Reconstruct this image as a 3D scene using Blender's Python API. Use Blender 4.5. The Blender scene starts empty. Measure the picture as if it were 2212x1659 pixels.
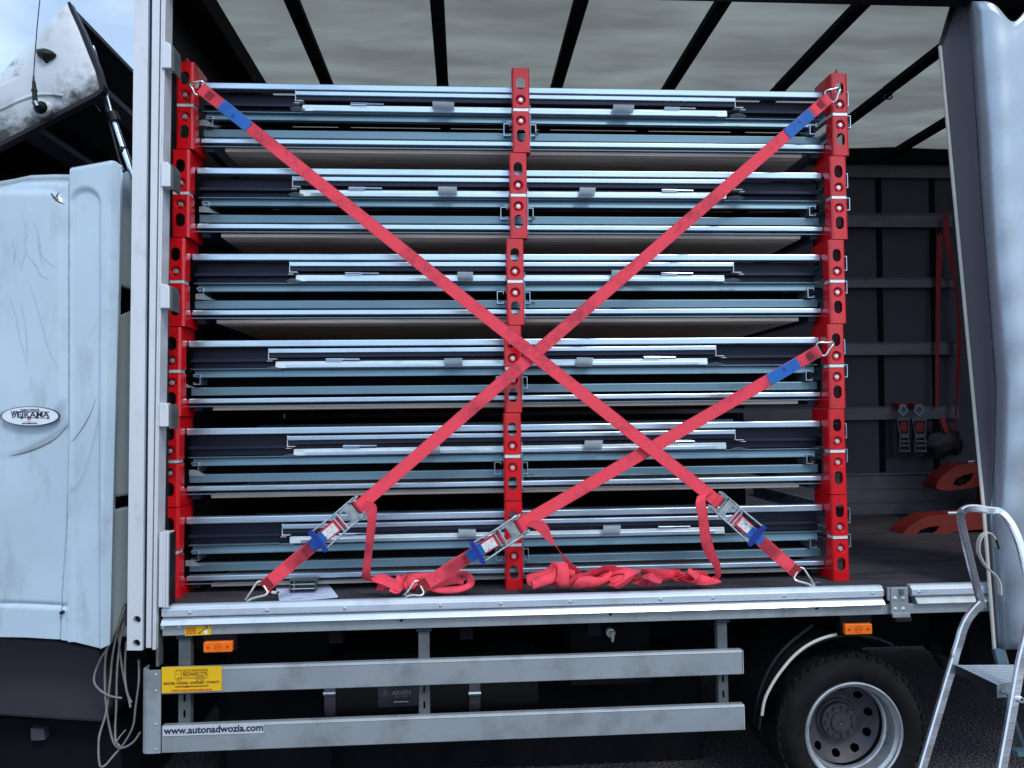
import bpy, bmesh, math, random
from mathutils import Vector, Matrix
from mathutils.geometry import tessellate_polygon
R = math.radians
random.seed(7)
scn = bpy.context.scene
COL = scn.collection

# ------------------------------------------------------------------ camera
FPX, CX, CY = 1620.0, 1106.0, 829.5            # measured on the photograph at 2212 x 1659
CAM = Vector((0.0, -3.47, 1.91))
_y = Vector((1003 - CX, -(892 - CY), -FPX)).normalized()
_h = Vector((1, .0118, 0))
_x = (_h - _h.dot(_y) * _y).normalized()
_z = _x.cross(_y)
ROT = Matrix((_x, _y, _z))                      # rows: world axes seen from the camera -> cam to world
cam_d = bpy.data.cameras.new('camera')
cam = bpy.data.objects.new('camera', cam_d)
COL.objects.link(cam)
cam.matrix_world = Matrix.Translation(CAM) @ ROT.to_4x4()
cam_d.sensor_width = 36
cam_d.lens = 36 * FPX / 2212
cam_d.clip_end = 2000
cam_d.clip_start = .05
scn.camera = cam

def at(px, py, Y=None, Z=None):
    """world point seen at a photo pixel on the plane Y = .. (depth) or Z = .. (height)"""
    d = ROT @ Vector((px - CX, -(py - CY), -FPX))
    t = (Y - CAM.y) / d.y if Y is not None else (Z - CAM.z) / d.z
    return CAM + d * t

# ------------------------------------------------------------------ world, sun, exposure
SUN_EL, SUN_AZ = R(48), R(150)
w = bpy.data.worlds.new('World')
scn.world = w
w.use_nodes = True
nt = w.node_tree
nt.nodes.clear()
N, L = nt.nodes.new, nt.links.new
out = N('ShaderNodeOutputWorld'); bg = N('ShaderNodeBackground'); L(bg.outputs[0], out.inputs[0])
sky = N('ShaderNodeTexSky'); sky.sky_type = 'NISHITA'; sky.sun_disc = False
sky.sun_elevation = SUN_EL; sky.sun_rotation = SUN_AZ
sky.air_density = 1.3; sky.dust_density = 1.5; sky.ozone_density = 2.0
tc = N('ShaderNodeTexCoord'); mp = N('ShaderNodeMapping'); mp.inputs['Scale'].default_value = (1, 1, 2.2)
L(tc.outputs['Generated'], mp.inputs[0])
nz = N('ShaderNodeTexNoise'); nz.inputs['Scale'].default_value = 2.1; nz.inputs['Detail'].default_value = 7
nz.inputs['Roughness'].default_value = .55
L(mp.outputs[0], nz.inputs[0])
cr = N('ShaderNodeValToRGB'); cr.color_ramp.elements[0].position = .36; cr.color_ramp.elements[1].position = .62
L(nz.outputs[0], cr.inputs[0])
cm = N('ShaderNodeMath'); cm.operation = 'MULTIPLY_ADD'; cm.inputs[1].default_value = .62; cm.inputs[2].default_value = .32
L(cr.outputs[0], cm.inputs[0])
mx = N('ShaderNodeMix'); mx.data_type = 'RGBA'
L(cm.outputs[0], mx.inputs[0]); L(sky.outputs[0], mx.inputs[6])
mx.inputs[7].default_value = (6.3, 8.1, 10.9, 1)      # cloud cover, in the sky texture's own units
L(mx.outputs[2], bg.inputs[0])
bg.inputs[1].default_value = .10
sd = bpy.data.lights.new('sun', 'SUN'); sd.energy = 1.0; sd.angle = R(14); sd.color = (1, .95, .88)
sun = bpy.data.objects.new('sun', sd); COL.objects.link(sun)
dirv = Vector((.42, -.78, 1.0)).normalized()
sun.rotation_euler = dirv.to_track_quat('Z', 'Y').to_euler()
scn.view_settings.view_transform = 'Standard'
scn.view_settings.look = 'None'
scn.view_settings.gamma = 1
scn.view_settings.exposure = 0.62
scn.cycles.max_bounces = 8
scn.cycles.use_denoising = True

# ------------------------------------------------------------------ materials
def mat(name, col, rough=.5, metal=0.0, var=.0, scale=6, stretch=(1, 1, 1), bump=0, bscale=40, dirt=None, dirt_amt=.5,
        dscale=5, dstretch=(1, 1, 1), rvar=0, spec=.5, coat=0, dlo=.5, dhi=.72):
    m = bpy.data.materials.new(name); m.use_nodes = True
    t = m.node_tree; n = t.nodes; l = t.links
    b = n['Principled BSDF']
    b.inputs['Base Color'].default_value = (*col, 1)
    b.inputs['Roughness'].default_value = rough; b.inputs['Metallic'].default_value = metal
    b.inputs['Specular IOR Level'].default_value = spec
    b.inputs['Coat Weight'].default_value = coat; b.inputs['Coat Roughness'].default_value = .08
    geo = n.new('ShaderNodeNewGeometry')
    def noise(sc, st, det=5):
        mm = n.new('ShaderNodeMapping'); mm.inputs['Scale'].default_value = st
        l.new(geo.outputs['Position'], mm.inputs[0])
        q = n.new('ShaderNodeTexNoise'); q.inputs['Scale'].default_value = sc; q.inputs['Detail'].default_value = det
        l.new(mm.outputs[0], q.inputs[0]); return q
    cur = None
    if var or rvar:
        q = noise(scale, stretch)
        mr = n.new('ShaderNodeMapRange'); mr.inputs[1].default_value = .3; mr.inputs[2].default_value = .7
        mr.inputs[3].default_value = 1 - var; mr.inputs[4].default_value = 1 + var
        l.new(q.outputs[0], mr.inputs[0])
        vm = n.new('ShaderNodeVectorMath'); vm.operation = 'SCALE'; vm.inputs[0].default_value = col
        l.new(mr.outputs[0], vm.inputs['Scale']); cur = vm.outputs[0]
        if rvar:
            m2 = n.new('ShaderNodeMapRange'); m2.inputs[1].default_value = .3; m2.inputs[2].default_value = .7
            m2.inputs[3].default_value = max(.03, rough - rvar); m2.inputs[4].default_value = rough + rvar
            l.new(q.outputs[0], m2.inputs[0]); l.new(m2.outputs[0], b.inputs['Roughness'])
    if dirt:
        q = noise(dscale, dstretch, 8); q.inputs['Roughness'].default_value = .65
        mr = n.new('ShaderNodeMapRange'); mr.inputs[1].default_value = dlo; mr.inputs[2].default_value = dhi
        mr.inputs[4].default_value = dirt_amt
        l.new(q.outputs[0], mr.inputs[0])
        mi = n.new('ShaderNodeMix'); mi.data_type = 'RGBA'
        l.new(mr.outputs[0], mi.inputs[0])
        if cur: l.new(cur, mi.inputs[6])
        else: mi.inputs[6].default_value = (*col, 1)
        mi.inputs[7].default_value = (*dirt, 1); cur = mi.outputs[2]
    if cur: l.new(cur, b.inputs['Base Color'])
    if bump:
        q = noise(bscale, stretch)
        bp = n.new('ShaderNodeBump'); bp.inputs['Strength'].default_value = bump; bp.inputs['Distance'].default_value = .01
        l.new(q.outputs[0], bp.inputs['Height']); l.new(bp.outputs[0], b.inputs['Normal'])
    return m

M = {}
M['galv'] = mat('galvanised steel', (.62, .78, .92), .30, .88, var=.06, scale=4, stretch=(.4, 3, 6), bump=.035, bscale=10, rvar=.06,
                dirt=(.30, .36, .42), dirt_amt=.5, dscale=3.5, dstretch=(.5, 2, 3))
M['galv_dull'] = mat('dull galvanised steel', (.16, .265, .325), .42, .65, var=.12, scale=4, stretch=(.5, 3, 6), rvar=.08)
M['galv_dark'] = mat('darkened galvanised steel', (.013, .018, .040), .5, .35, var=.15, scale=3, stretch=(.5, 2, 6))  # steel darkened for the shade inside channels and grooves
M['zinc_bright'] = mat('bright zinc sheet', (.80, .92, .95), .40, .5, var=.08, scale=8, stretch=(1, 3, 10), bump=.1, bscale=20,
                dirt=(.5, .53, .55), dirt_amt=.5, dscale=14, dstretch=(1, 1, 3))
M['cut_edge'] = mat('cut sheet edge', (.85, .88, .86), .4, .4)
M['red'] = mat('red enamel', (.64, .006, .012), .22, 0, var=.08, scale=6, coat=.35, dirt=(.24, .015, .015), dirt_amt=.65, dscale=26, dlo=.58, dhi=.68, bump=.03, bscale=60)
M['red_dish'] = M['red']
M['bolt'] = mat('zinc bolt', (.78, .82, .84), .3, .8, var=.1, scale=60)
M['wood'] = mat('pine board', (.66, .54, .46), .75, 0, var=.30, scale=9, stretch=(.25, 6, 6), dirt=(.07, .05, .04), dirt_amt=.9, dscale=7,
                dstretch=(.6, 5, 5), dlo=.66, dhi=.72)
M['foam'] = mat('pale packing foam', (.34, .42, .47), .55, var=.06, scale=20)
M['alu'] = mat('anodised aluminium', (.62, .70, .78), .45, .5, var=.06, scale=3, stretch=(.3, 1, 5), rvar=.08, bump=.04, bscale=20,
               dirt=(.36, .36, .37), dirt_amt=.5, dscale=6, dstretch=(1, 1, 1.5))
M['alu_shiny'] = mat('bright aluminium', (.78, .81, .84), .24, .9, var=.06, scale=3, stretch=(.3, 1, 7), rvar=.08, bump=.06, bscale=12,
               dirt=(.42, .42, .43), dirt_amt=.35, dscale=9)
M['alu_guard'] = mat('dull guard aluminium', (.36, .40, .42), .50, .45, var=.07, scale=4, rvar=.05, dirt=(.17, .175, .165), dirt_amt=.7, dscale=5.5,
               dstretch=(1, 1, 1), dlo=.5, dhi=.75)
M['post_white'] = mat('pale anodised post', (.70, .73, .76), .45, .25, var=.04, scale=4, stretch=(2, 1, .4), dirt=(.42, .40, .37), dirt_amt=.5,
               dscale=7, dstretch=(2, 2, .8), dlo=.55, dhi=.8)
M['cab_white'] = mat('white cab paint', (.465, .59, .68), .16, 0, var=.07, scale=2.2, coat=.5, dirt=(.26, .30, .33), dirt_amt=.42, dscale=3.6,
               dstretch=(2.4, 1, .8), dlo=.53, dhi=.70)
M['dirty_white'] = mat('grimy white glassfibre', (.60, .66, .70), .34, 0, var=.08, scale=5, coat=.2, dirt=(.13, .12, .10), dirt_amt=.85, dscale=4.2,
               dstretch=(1.4, 1, 1), dlo=.5, dhi=.72)
M['foam'].node_tree.nodes['Principled BSDF'].inputs['Alpha'].default_value = .6
def grime_edge(m, p, q, wd, amt):
    t = m.node_tree; n = t.nodes; l = t.links
    g = n.new('ShaderNodeNewGeometry'); d = (q - p).normalized(); nn = Vector((-d.z, 0, d.x))
    vm = n.new('ShaderNodeVectorMath'); vm.operation = 'DOT_PRODUCT'; vm.inputs[1].default_value = nn
    l.new(g.outputs['Position'], vm.inputs[0])
    q1 = n.new('ShaderNodeTexNoise'); q1.inputs['Scale'].default_value = 9; q1.inputs['Detail'].default_value = 9; q1.inputs['Roughness'].default_value = .75
    l.new(g.outputs['Position'], q1.inputs[0])
    mr = n.new('ShaderNodeMapRange'); mr.inputs[1].default_value = p.dot(nn); mr.inputs[2].default_value = p.dot(nn) + wd
    mr.inputs[3].default_value = .26; mr.inputs[4].default_value = 0
    l.new(vm.outputs['Value'], mr.inputs[0])
    ad = n.new('ShaderNodeMath'); l.new(mr.outputs[0], ad.inputs[0]); l.new(q1.outputs[0], ad.inputs[1])
    m2 = n.new('ShaderNodeMapRange'); m2.inputs[1].default_value = .56; m2.inputs[2].default_value = .74; m2.inputs[4].default_value = amt
    l.new(ad.outputs[0], m2.inputs[0])
    b = n['Principled BSDF']; src = b.inputs['Base Color'].links[0].from_socket
    mi = n.new('ShaderNodeMix'); mi.data_type = 'RGBA'; l.new(m2.outputs[0], mi.inputs[0]); l.new(src, mi.inputs[6]); mi.inputs[7].default_value = (.045, .045, .035, 1)
    l.new(mi.outputs[2], b.inputs['Base Color'])
grime_edge(M['dirty_white'], at(0, 305, -.05), at(206, 200, -.05), .14, .9)
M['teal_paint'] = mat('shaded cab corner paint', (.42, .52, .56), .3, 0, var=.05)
M['black'] = mat('black plastic', (.010, .010, .013), .5, var=.2, scale=10, spec=.3)
M['black_matt'] = mat('matt black chassis', (.004, .005, .007), .9, var=.3, scale=8, spec=.15)
M['rubber'] = mat('tyre rubber', (.006, .006, .007), .8, var=.35, scale=14, bump=.35, bscale=30, dirt=(.018, .017, .018), dirt_amt=.5, dscale=9, spec=.2)
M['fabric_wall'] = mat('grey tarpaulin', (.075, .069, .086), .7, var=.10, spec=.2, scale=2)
M['frontwall'] = mat('front bulkhead', (.010, .011, .013), .6, var=.15, scale=3)
M['slat'] = mat('dull aluminium slat', (.13, .125, .145), .5, .3, var=.15, scale=3, stretch=(.4, 1, 4), dirt=(.08, .08, .085), dirt_amt=.7, dscale=5)
M['bed'] = mat('phenolic floor', (.050, .045, .054), .85, var=.25, scale=8, spec=.2, stretch=(.5, 2, 1), bump=.25, bscale=90, dirt=(.012, .012, .014), dirt_amt=.8,
               dscale=5, dstretch=(.6, 2, 1), rvar=.12)
M['crack'] = mat('cracked paint', (.07, .065, .06), .7, var=.4, scale=60)
M['smear'] = mat('dried road grime', (.39, .51, .60), .35, var=.15, scale=30)
M['bracket'] = mat('darkened bracket steel', (.10, .115, .12), .6, .3, var=.2, scale=12)  # darker steel, the shade beneath the body put into its colour
M['webbing'] = None
M['blue_label'] = mat('blue woven label', (.008, .13, .46), .7, var=.12, scale=60, bump=.2, bscale=300)
M['white_label'] = mat('white label', (.78, .80, .80), .6, var=.05, scale=30, dirt=(.15, .15, .17), dirt_amt=.8, dscale=60, dlo=.58, dhi=.62)
M['blue_grip'] = mat('blue plastic grip', (.006, .035, .28), .42)
M['steel'] = mat('zinc plated buckle', (.55, .62, .63), .3, .85, var=.12, scale=30, rvar=.1)
M['hookwire'] = mat('plated hook wire', (.72, .74, .70), .25, .9, var=.1, scale=50)
M['stitch'] = mat('dark stitching', (.10, .015, .03), .8)
M['paper'] = mat('paper sheets', (.60, .68, .88), .6, var=.03, scale=20)
M['ink'] = mat('ink', (.02, .025, .06), .6)
M['amber'] = mat('amber lens', (.95, .17, .005), .3, var=.06, scale=30, coat=.5)
M['amber_dark'] = mat('amber recess', (.45, .04, .005), .5)
M['yellow'] = mat('yellow plate', (.80, .47, .004), .5, var=.04, scale=30)
M['brown_ink'] = mat('brown print', (.16, .07, .01), .6)
M['orange_ink'] = mat('orange print', (.60, .09, .01), .6)
M['navy_ink'] = mat('navy print', (.01, .02, .06), .5)
M['decal_white'] = mat('white decal', (.74, .80, .84), .35)
M['grey_print'] = mat('grey print', (.13, .15, .16), .6)
M['tank'] = mat('plastic coated tank', (.005, .006, .007), .7, var=.2, scale=7, spec=.2)
M['tank_label'] = mat('dark tank label', (.020, .020, .026), .6)
M['strap_steel'] = mat('tank band', (.075, .070, .085), .5, .3, var=.15, scale=30)
M['white_rubber'] = mat('pale rubber edging', (.55, .55, .49), .6, var=.08, scale=15)
M['rim'] = mat('painted steel rim', (.055, .052, .065), .5, .2, var=.15, scale=9, dirt=(.11, .10, .085), dirt_amt=.7, dscale=14)
M['rim_edge'] = mat('silver rim edge', (.55, .58, .60), .32, .7, var=.12, scale=12, dirt=(.25, .25, .26), dirt_amt=.6, dscale=16)
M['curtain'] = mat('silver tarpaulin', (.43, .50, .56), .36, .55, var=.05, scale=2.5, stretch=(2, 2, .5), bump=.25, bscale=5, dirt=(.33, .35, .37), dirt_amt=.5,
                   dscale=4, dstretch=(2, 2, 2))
M['curtain_dark'] = mat('dark tarpaulin', (.075, .068, .085), .6, var=.05)
M['orange'] = mat('orange fork paint', (.17, .010, .005), .5, var=.15, scale=8, coat=.2, dirt=(.25, .02, .01), dirt_amt=.6, dscale=12)
M['cable'] = mat('grey cable', (.22, .22, .21), .5, var=.15, scale=20)
M['bag'] = mat('black bag', (.010, .010, .012), .55, var=.3, scale=12, bump=.5, bscale=18)
M['red_dark'] = mat('worn red webbing', (.26, .012, .015), .7, var=.2, scale=30)
M['marker_white'] = mat('white pen barrel', (.75, .75, .75), .35)
M['asphalt'] = None

def webbing_mat():
    m = bpy.data.materials.new('red polyester webbing'); m.use_nodes = True
    t = m.node_tree; n = t.nodes; l = t.links; b = n['Principled BSDF']
    b.inputs['Roughness'].default_value = .62
    b.inputs['Specular IOR Level'].default_value = .25
    uv = n.new('ShaderNodeUVMap')
    wv = n.new('ShaderNodeTexWave'); wv.wave_type = 'BANDS'; wv.bands_direction = 'X'
    wv.inputs['Scale'].default_value = 70; wv.inputs['Distortion'].default_value = .6
    l.new(uv.outputs[0], wv.inputs[0])
    wy = n.new('ShaderNodeTexWave'); wy.wave_type = 'BANDS'; wy.bands_direction = 'Y'
    wy.inputs['Scale'].default_value = 55; l.new(uv.outputs[0], wy.inputs[0])
    ad = n.new('ShaderNodeMath'); l.new(wv.outputs[1], ad.inputs[0]); l.new(wy.outputs[1], ad.inputs[1])
    bp = n.new('ShaderNodeBump'); bp.inputs['Strength'].default_value = .4; bp.inputs['Distance'].default_value = .002
    l.new(ad.outputs[0], bp.inputs['Height']); l.new(bp.outputs[0], b.inputs['Normal'])
    g = n.new('ShaderNodeNewGeometry')
    q = n.new('ShaderNodeTexNoise'); q.inputs['Scale'].default_value = 5; q.inputs['Detail'].default_value = 8
    q.inputs['Roughness'].default_value = .7
    l.new(g.outputs['Position'], q.inputs[0])
    mr = n.new('ShaderNodeMapRange'); mr.inputs[1].default_value = .49; mr.inputs[2].default_value = .70; mr.inputs[4].default_value = .8
    l.new(q.outputs[0], mr.inputs[0])
    q2 = n.new('ShaderNodeTexNoise'); q2.inputs['Scale'].default_value = 260; l.new(g.outputs['Position'], q2.inputs[0])
    m0 = n.new('ShaderNodeMix'); m0.data_type = 'RGBA'
    l.new(q2.outputs[0], m0.inputs[0])
    m0.inputs[6].default_value = (.92, .045, .075, 1); m0.inputs[7].default_value = (1.0, .11, .155, 1)
    m1 = n.new('ShaderNodeMix'); m1.data_type = 'RGBA'
    l.new(mr.outputs[0], m1.inputs[0]); l.new(m0.outputs[2], m1.inputs[6])
    m1.inputs[7].default_value = (.17, .03, .045, 1)
    sx = n.new('ShaderNodeSeparateXYZ'); l.new(uv.outputs[0], sx.inputs[0])
    a1 = n.new('ShaderNodeMath'); a1.operation = 'SUBTRACT'; a1.inputs[1].default_value = .0275; l.new(sx.outputs[1], a1.inputs[0])
    a2 = n.new('ShaderNodeMath'); a2.operation = 'ABSOLUTE'; l.new(a1.outputs[0], a2.inputs[0])
    a3 = n.new('ShaderNodeMapRange'); a3.inputs[1].default_value = .021; a3.inputs[2].default_value = .0275; a3.inputs[4].default_value = .45; l.new(a2.outputs[0], a3.inputs[0])
    mp_ = n.new('ShaderNodeMapping'); mp_.inputs['Scale'].default_value = (55, 420, 1); l.new(uv.outputs[0], mp_.inputs[0])
    q3 = n.new('ShaderNodeTexNoise'); q3.inputs['Scale'].default_value = 1; q3.inputs['Detail'].default_value = 4; l.new(mp_.outputs[0], q3.inputs[0])
    a4 = n.new('ShaderNodeMapRange'); a4.inputs[1].default_value = .5; a4.inputs[2].default_value = .75; a4.inputs[4].default_value = .55; l.new(q3.outputs[0], a4.inputs[0])
    a5 = n.new('ShaderNodeMath'); a5.operation = 'MAXIMUM'; l.new(a3.outputs[0], a5.inputs[0]); l.new(a4.outputs[0], a5.inputs[1])
    m5 = n.new('ShaderNodeMix'); m5.data_type = 'RGBA'; l.new(a5.outputs[0], m5.inputs[0]); l.new(m1.outputs[2], m5.inputs[6]); m5.inputs[7].default_value = (.36, .02, .045, 1)
    l.new(m5.outputs[2], b.inputs['Base Color'])
    return m
M['webbing'] = webbing_mat()

def roof_mat():
    m = bpy.data.materials.new('translucent roof tarpaulin'); m.use_nodes = True
    t = m.node_tree; n = t.nodes; l = t.links
    n.remove(n['Principled BSDF']); o = n['Material Output']
    d = n.new('ShaderNodeBsdfDiffuse'); tr = n.new('ShaderNodeBsdfTranslucent'); mi = n.new('ShaderNodeMixShader')
    g = n.new('ShaderNodeNewGeometry')
    mm = n.new('ShaderNodeMapping'); mm.inputs['Scale'].default_value = (.5, 1.6, 1)
    l.new(g.outputs['Position'], mm.inputs[0])
    q = n.new('ShaderNodeTexNoise'); q.inputs['Scale'].default_value = 2.6; q.inputs['Detail'].default_value = 7
    l.new(mm.outputs[0], q.inputs[0])
    cr = n.new('ShaderNodeValToRGB')
    cr.color_ramp.elements[0].position = .35; cr.color_ramp.elements[0].color = (.20, .19, .165, 1)
    cr.color_ramp.elements[1].position = .65; cr.color_ramp.elements[1].color = (.31, .32, .27, 1)
    l.new(q.outputs[0], cr.inputs[0])
    l.new(cr.outputs[0], tr.inputs[0]); d.inputs[0].default_value = (.3, .32, .32, 1)
    mi.inputs[0].default_value = .62
    l.new(d.outputs[0], mi.inputs[1]); l.new(tr.outputs[0], mi.inputs[2]); l.new(mi.outputs[0], o.inputs[0])
    return m
M['roof'] = roof_mat()

def asphalt_mat():
    m = bpy.data.materials.new('asphalt'); m.use_nodes = True
    t = m.node_tree; n = t.nodes; l = t.links; b = n['Principled BSDF']
    b.inputs['Roughness'].default_value = .85
    g = n.new('ShaderNodeNewGeometry')
    v = n.new('ShaderNodeTexVoronoi'); v.inputs['Scale'].default_value = 75; l.new(g.outputs['Position'], v.inputs[0])
    q = n.new('ShaderNodeTexNoise'); q.inputs['Scale'].default_value = 70; q.inputs['Detail'].default_value = 6
    l.new(g.outputs['Position'], q.inputs[0])
    q3 = n.new('ShaderNodeTexNoise'); q3.inputs['Scale'].default_value = 1.2; l.new(g.outputs['Position'], q3.inputs[0])
    cr = n.new('ShaderNodeValToRGB')
    cr.color_ramp.elements[0].position = .42; cr.color_ramp.elements[0].color = (.012, .012, .015, 1)
    cr.color_ramp.elements[1].position = .66; cr.color_ramp.elements[1].color = (.18, .168, .195, 1)
    l.new(q.outputs[0], cr.inputs[0])
    mx_ = n.new('ShaderNodeMix'); mx_.data_type = 'RGBA'; mx_.blend_type = 'MULTIPLY'; mx_.inputs[0].default_value = .6
    l.new(cr.outputs[0], mx_.inputs[6]); l.new(q3.outputs[0], mx_.inputs[7]); l.new(mx_.outputs[2], b.inputs['Base Color'])
    bp = n.new('ShaderNodeBump'); bp.inputs['Strength'].default_value = .9; bp.inputs['Distance'].default_value = .01
    l.new(v.outputs[0], bp.inputs['Height']); l.new(bp.outputs[0], b.inputs['Normal'])
    return m
M['asphalt'] = asphalt_mat()

# ------------------------------------------------------------------ mesh helpers
def new(): return bmesh.new()

def sstep(a, b, x):
    t = min(1, max(0, (x - a) / (b - a))); return t * t * (3 - 2 * t)

def box(bm, x0, x1, y0, y1, z0, z1):
    v = [bm.verts.new((x, y, z)) for x in (x0, x1) for y in (y0, y1) for z in (z0, z1)]
    for f in ((0, 1, 3, 2), (4, 6, 7, 5), (0, 4, 5, 1), (2, 3, 7, 6), (0, 2, 6, 4), (1, 5, 7, 3)):
        bm.faces.new([v[i] for i in f])

def prism(bm, pts, y0, y1):
    """polygon pts [(x, z)] extruded from y0 to y1"""
    a = [bm.verts.new((p[0], y0, p[1])) for p in pts]
    b = [bm.verts.new((p[0], y1, p[1])) for p in pts]
    n = len(pts)
    bm.faces.new(a); bm.faces.new(b[::-1])
    for i in range(n): bm.faces.new((a[i], b[i], b[(i + 1) % n], a[(i + 1) % n]))

def pprism(bm, pix, y0, y1):
    prism(bm, [(p.x, p.z) for p in (at(a, b, y0) for a, b in pix)], y0, y1)

def sweep(bm, prof, x0, x1):
    """profile [(y, z)] extruded along X"""
    a = [bm.verts.new((x0, p[0], p[1])) for p in prof]
    b = [bm.verts.new((x1, p[0], p[1])) for p in prof]
    n = len(prof)
    bm.faces.new(a); bm.faces.new(b[::-1])
    for i in range(n): bm.faces.new((a[i], b[i], b[(i + 1) % n], a[(i + 1) % n]))

def catmull(pts, k=6):
    pts = [Vector(p) for p in pts]; o = []
    for i in range(len(pts) - 1):
        p0 = pts[max(i - 1, 0)]; p1 = pts[i]; p2 = pts[i + 1]; p3 = pts[min(i + 2, len(pts) - 1)]
        for j in range(k):
            t = j / k
            o.append(.5 * ((2 * p1) + (-p0 + p2) * t + (2 * p0 - 5 * p1 + 4 * p2 - p3) * t * t + (-p0 + 3 * p1 - 3 * p2 + p3) * t ** 3))
    o.append(pts[-1]); return o

def tube(bm, pts, r, seg=8, k=0, cap=True):
    pts = catmull(pts, k) if k else [Vector(p) for p in pts]
    rings = []; prev = None
    for i, p in enumerate(pts):
        d = (pts[min(i + 1, len(pts) - 1)] - pts[max(i - 1, 0)]).normalized()
        if prev is None:
            u = d.orthogonal().normalized()
        else:
            u = (prev - prev.dot(d) * d).normalized()
        prev = u; v = d.cross(u)
        rr = r[i * (len(r) - 1) // max(1, len(pts) - 1)] if isinstance(r, (list, tuple)) else r
        rings.append([bm.verts.new(p + rr * (math.cos(a) * u + math.sin(a) * v)) for a in (2 * math.pi * j / seg for j in range(seg))])
    for a, b in zip(rings, rings[1:]):
        for j in range(seg): bm.faces.new((a[j], a[(j + 1) % seg], b[(j + 1) % seg], b[j]))
    if cap:
        bm.faces.new(rings[0][::-1]); bm.faces.new(rings[-1])

def barpath(bm, pts, wd, dp, k=0):
    """rectangular bar swept along pts lying in a plane facing the camera: wd in that plane, dp in Y"""
    pts = catmull(pts, k) if k else [Vector(p) for p in pts]
    rings = []
    for i, p in enumerate(pts):
        d = (pts[min(i + 1, len(pts) - 1)] - pts[max(i - 1, 0)]).normalized()
        s = Vector((0, 1, 0)).cross(d)
        s = s.normalized() if s.length > 1e-6 else Vector((1, 0, 0))
        q = d.cross(s).normalized()
        c = min(wd, dp) * .22
        rings.append([bm.verts.new(p + a * s + b * q) for a, b in ((-wd / 2 + c, -dp / 2), (wd / 2 - c, -dp / 2), (wd / 2, -dp / 2 + c), (wd / 2, dp / 2 - c),
                                                            (wd / 2 - c, dp / 2), (-wd / 2 + c, dp / 2), (-wd / 2, dp / 2 - c), (-wd / 2, -dp / 2 + c))])
    for a, b in zip(rings, rings[1:]):
        for j in range(8): bm.faces.new((a[j], a[(j + 1) % 8], b[(j + 1) % 8], b[j]))
    bm.faces.new(rings[0][::-1]); bm.faces.new(rings[-1])

def lathe(bm, prof, c, seg=64, axis='Y', close=False):
    """profile [(r, a)] spun about the axis through c"""
    rings = []
    for r, a in prof:
        ring = []
        for j in range(seg):
            t = 2 * math.pi * j / seg
            if axis == 'Y': ring.append(bm.verts.new((c[0] + r * math.cos(t), c[1] + a, c[2] + r * math.sin(t))))
            else: ring.append(bm.verts.new((c[0] + r * math.cos(t), c[1] + r * math.sin(t), c[2] + a)))
        rings.append(ring)
    for a, b in zip(rings, rings[1:]):
        for j in range(seg): bm.faces.new((a[j], a[(j + 1) % seg], b[(j + 1) % seg], b[j]))
    if close:
        bm.faces.new(rings[0]); bm.faces.new(rings[-1][::-1])

def holed(bm, outer, holes, y0, y1, fn=None):
    """plate facing -Y with real holes; outer / holes are [(x, z)] loops"""
    loops = [outer] + holes
    flat = [p for lp in loops for p in lp]
    tris = tessellate_polygon([[Vector((x, z, 0)) for x, z in lp] for lp in loops])
    F = [bm.verts.new((x, y0 + (fn(x, z) if fn else 0), z)) for x, z in flat]
    B = [bm.verts.new((x, y1 + (fn(x, z) if fn else 0), z)) for x, z in flat]
    for a, b, c in tris:
        try:
            bm.faces.new((F[a], F[b], F[c])); bm.faces.new((B[c], B[b], B[a]))
        except ValueError: pass
    o = 0
    for lp in loops:
        n = len(lp)
        for i in range(n):
            j = (i + 1) % n
            bm.faces.new((F[o + i], F[o + j], B[o + j], B[o + i]))
        o += n

def circ(cx, cz, r, n=20, ry=None):
    ry = ry or r
    return [(cx + r * math.cos(2 * math.pi * i / n), cz + ry * math.sin(2 * math.pi * i / n)) for i in range(n)]

def stadium(cx, cz, wd, ht, n=8):
    r = wd / 2; h = ht / 2 - r
    p = [(cx + r * math.cos(a), cz + h + r * math.sin(a)) for a in (math.pi * i / n for i in range(n + 1))]
    return p + [(cx + r * math.cos(a), cz - h + r * math.sin(a)) for a in (math.pi + math.pi * i / n for i in range(n + 1))]

def rrect(x0, x1, z0, z1, r, n=4):
    o = []
    for cx, cz, a0 in ((x1 - r, z1 - r, 0), (x0 + r, z1 - r, 90), (x0 + r, z0 + r, 180), (x1 - r, z0 + r, 270)):
        o += [(cx + r * math.cos(R(a0 + 90 * i / n)), cz + r * math.sin(R(a0 + 90 * i / n))) for i in range(n + 1)]
    return o

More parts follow.
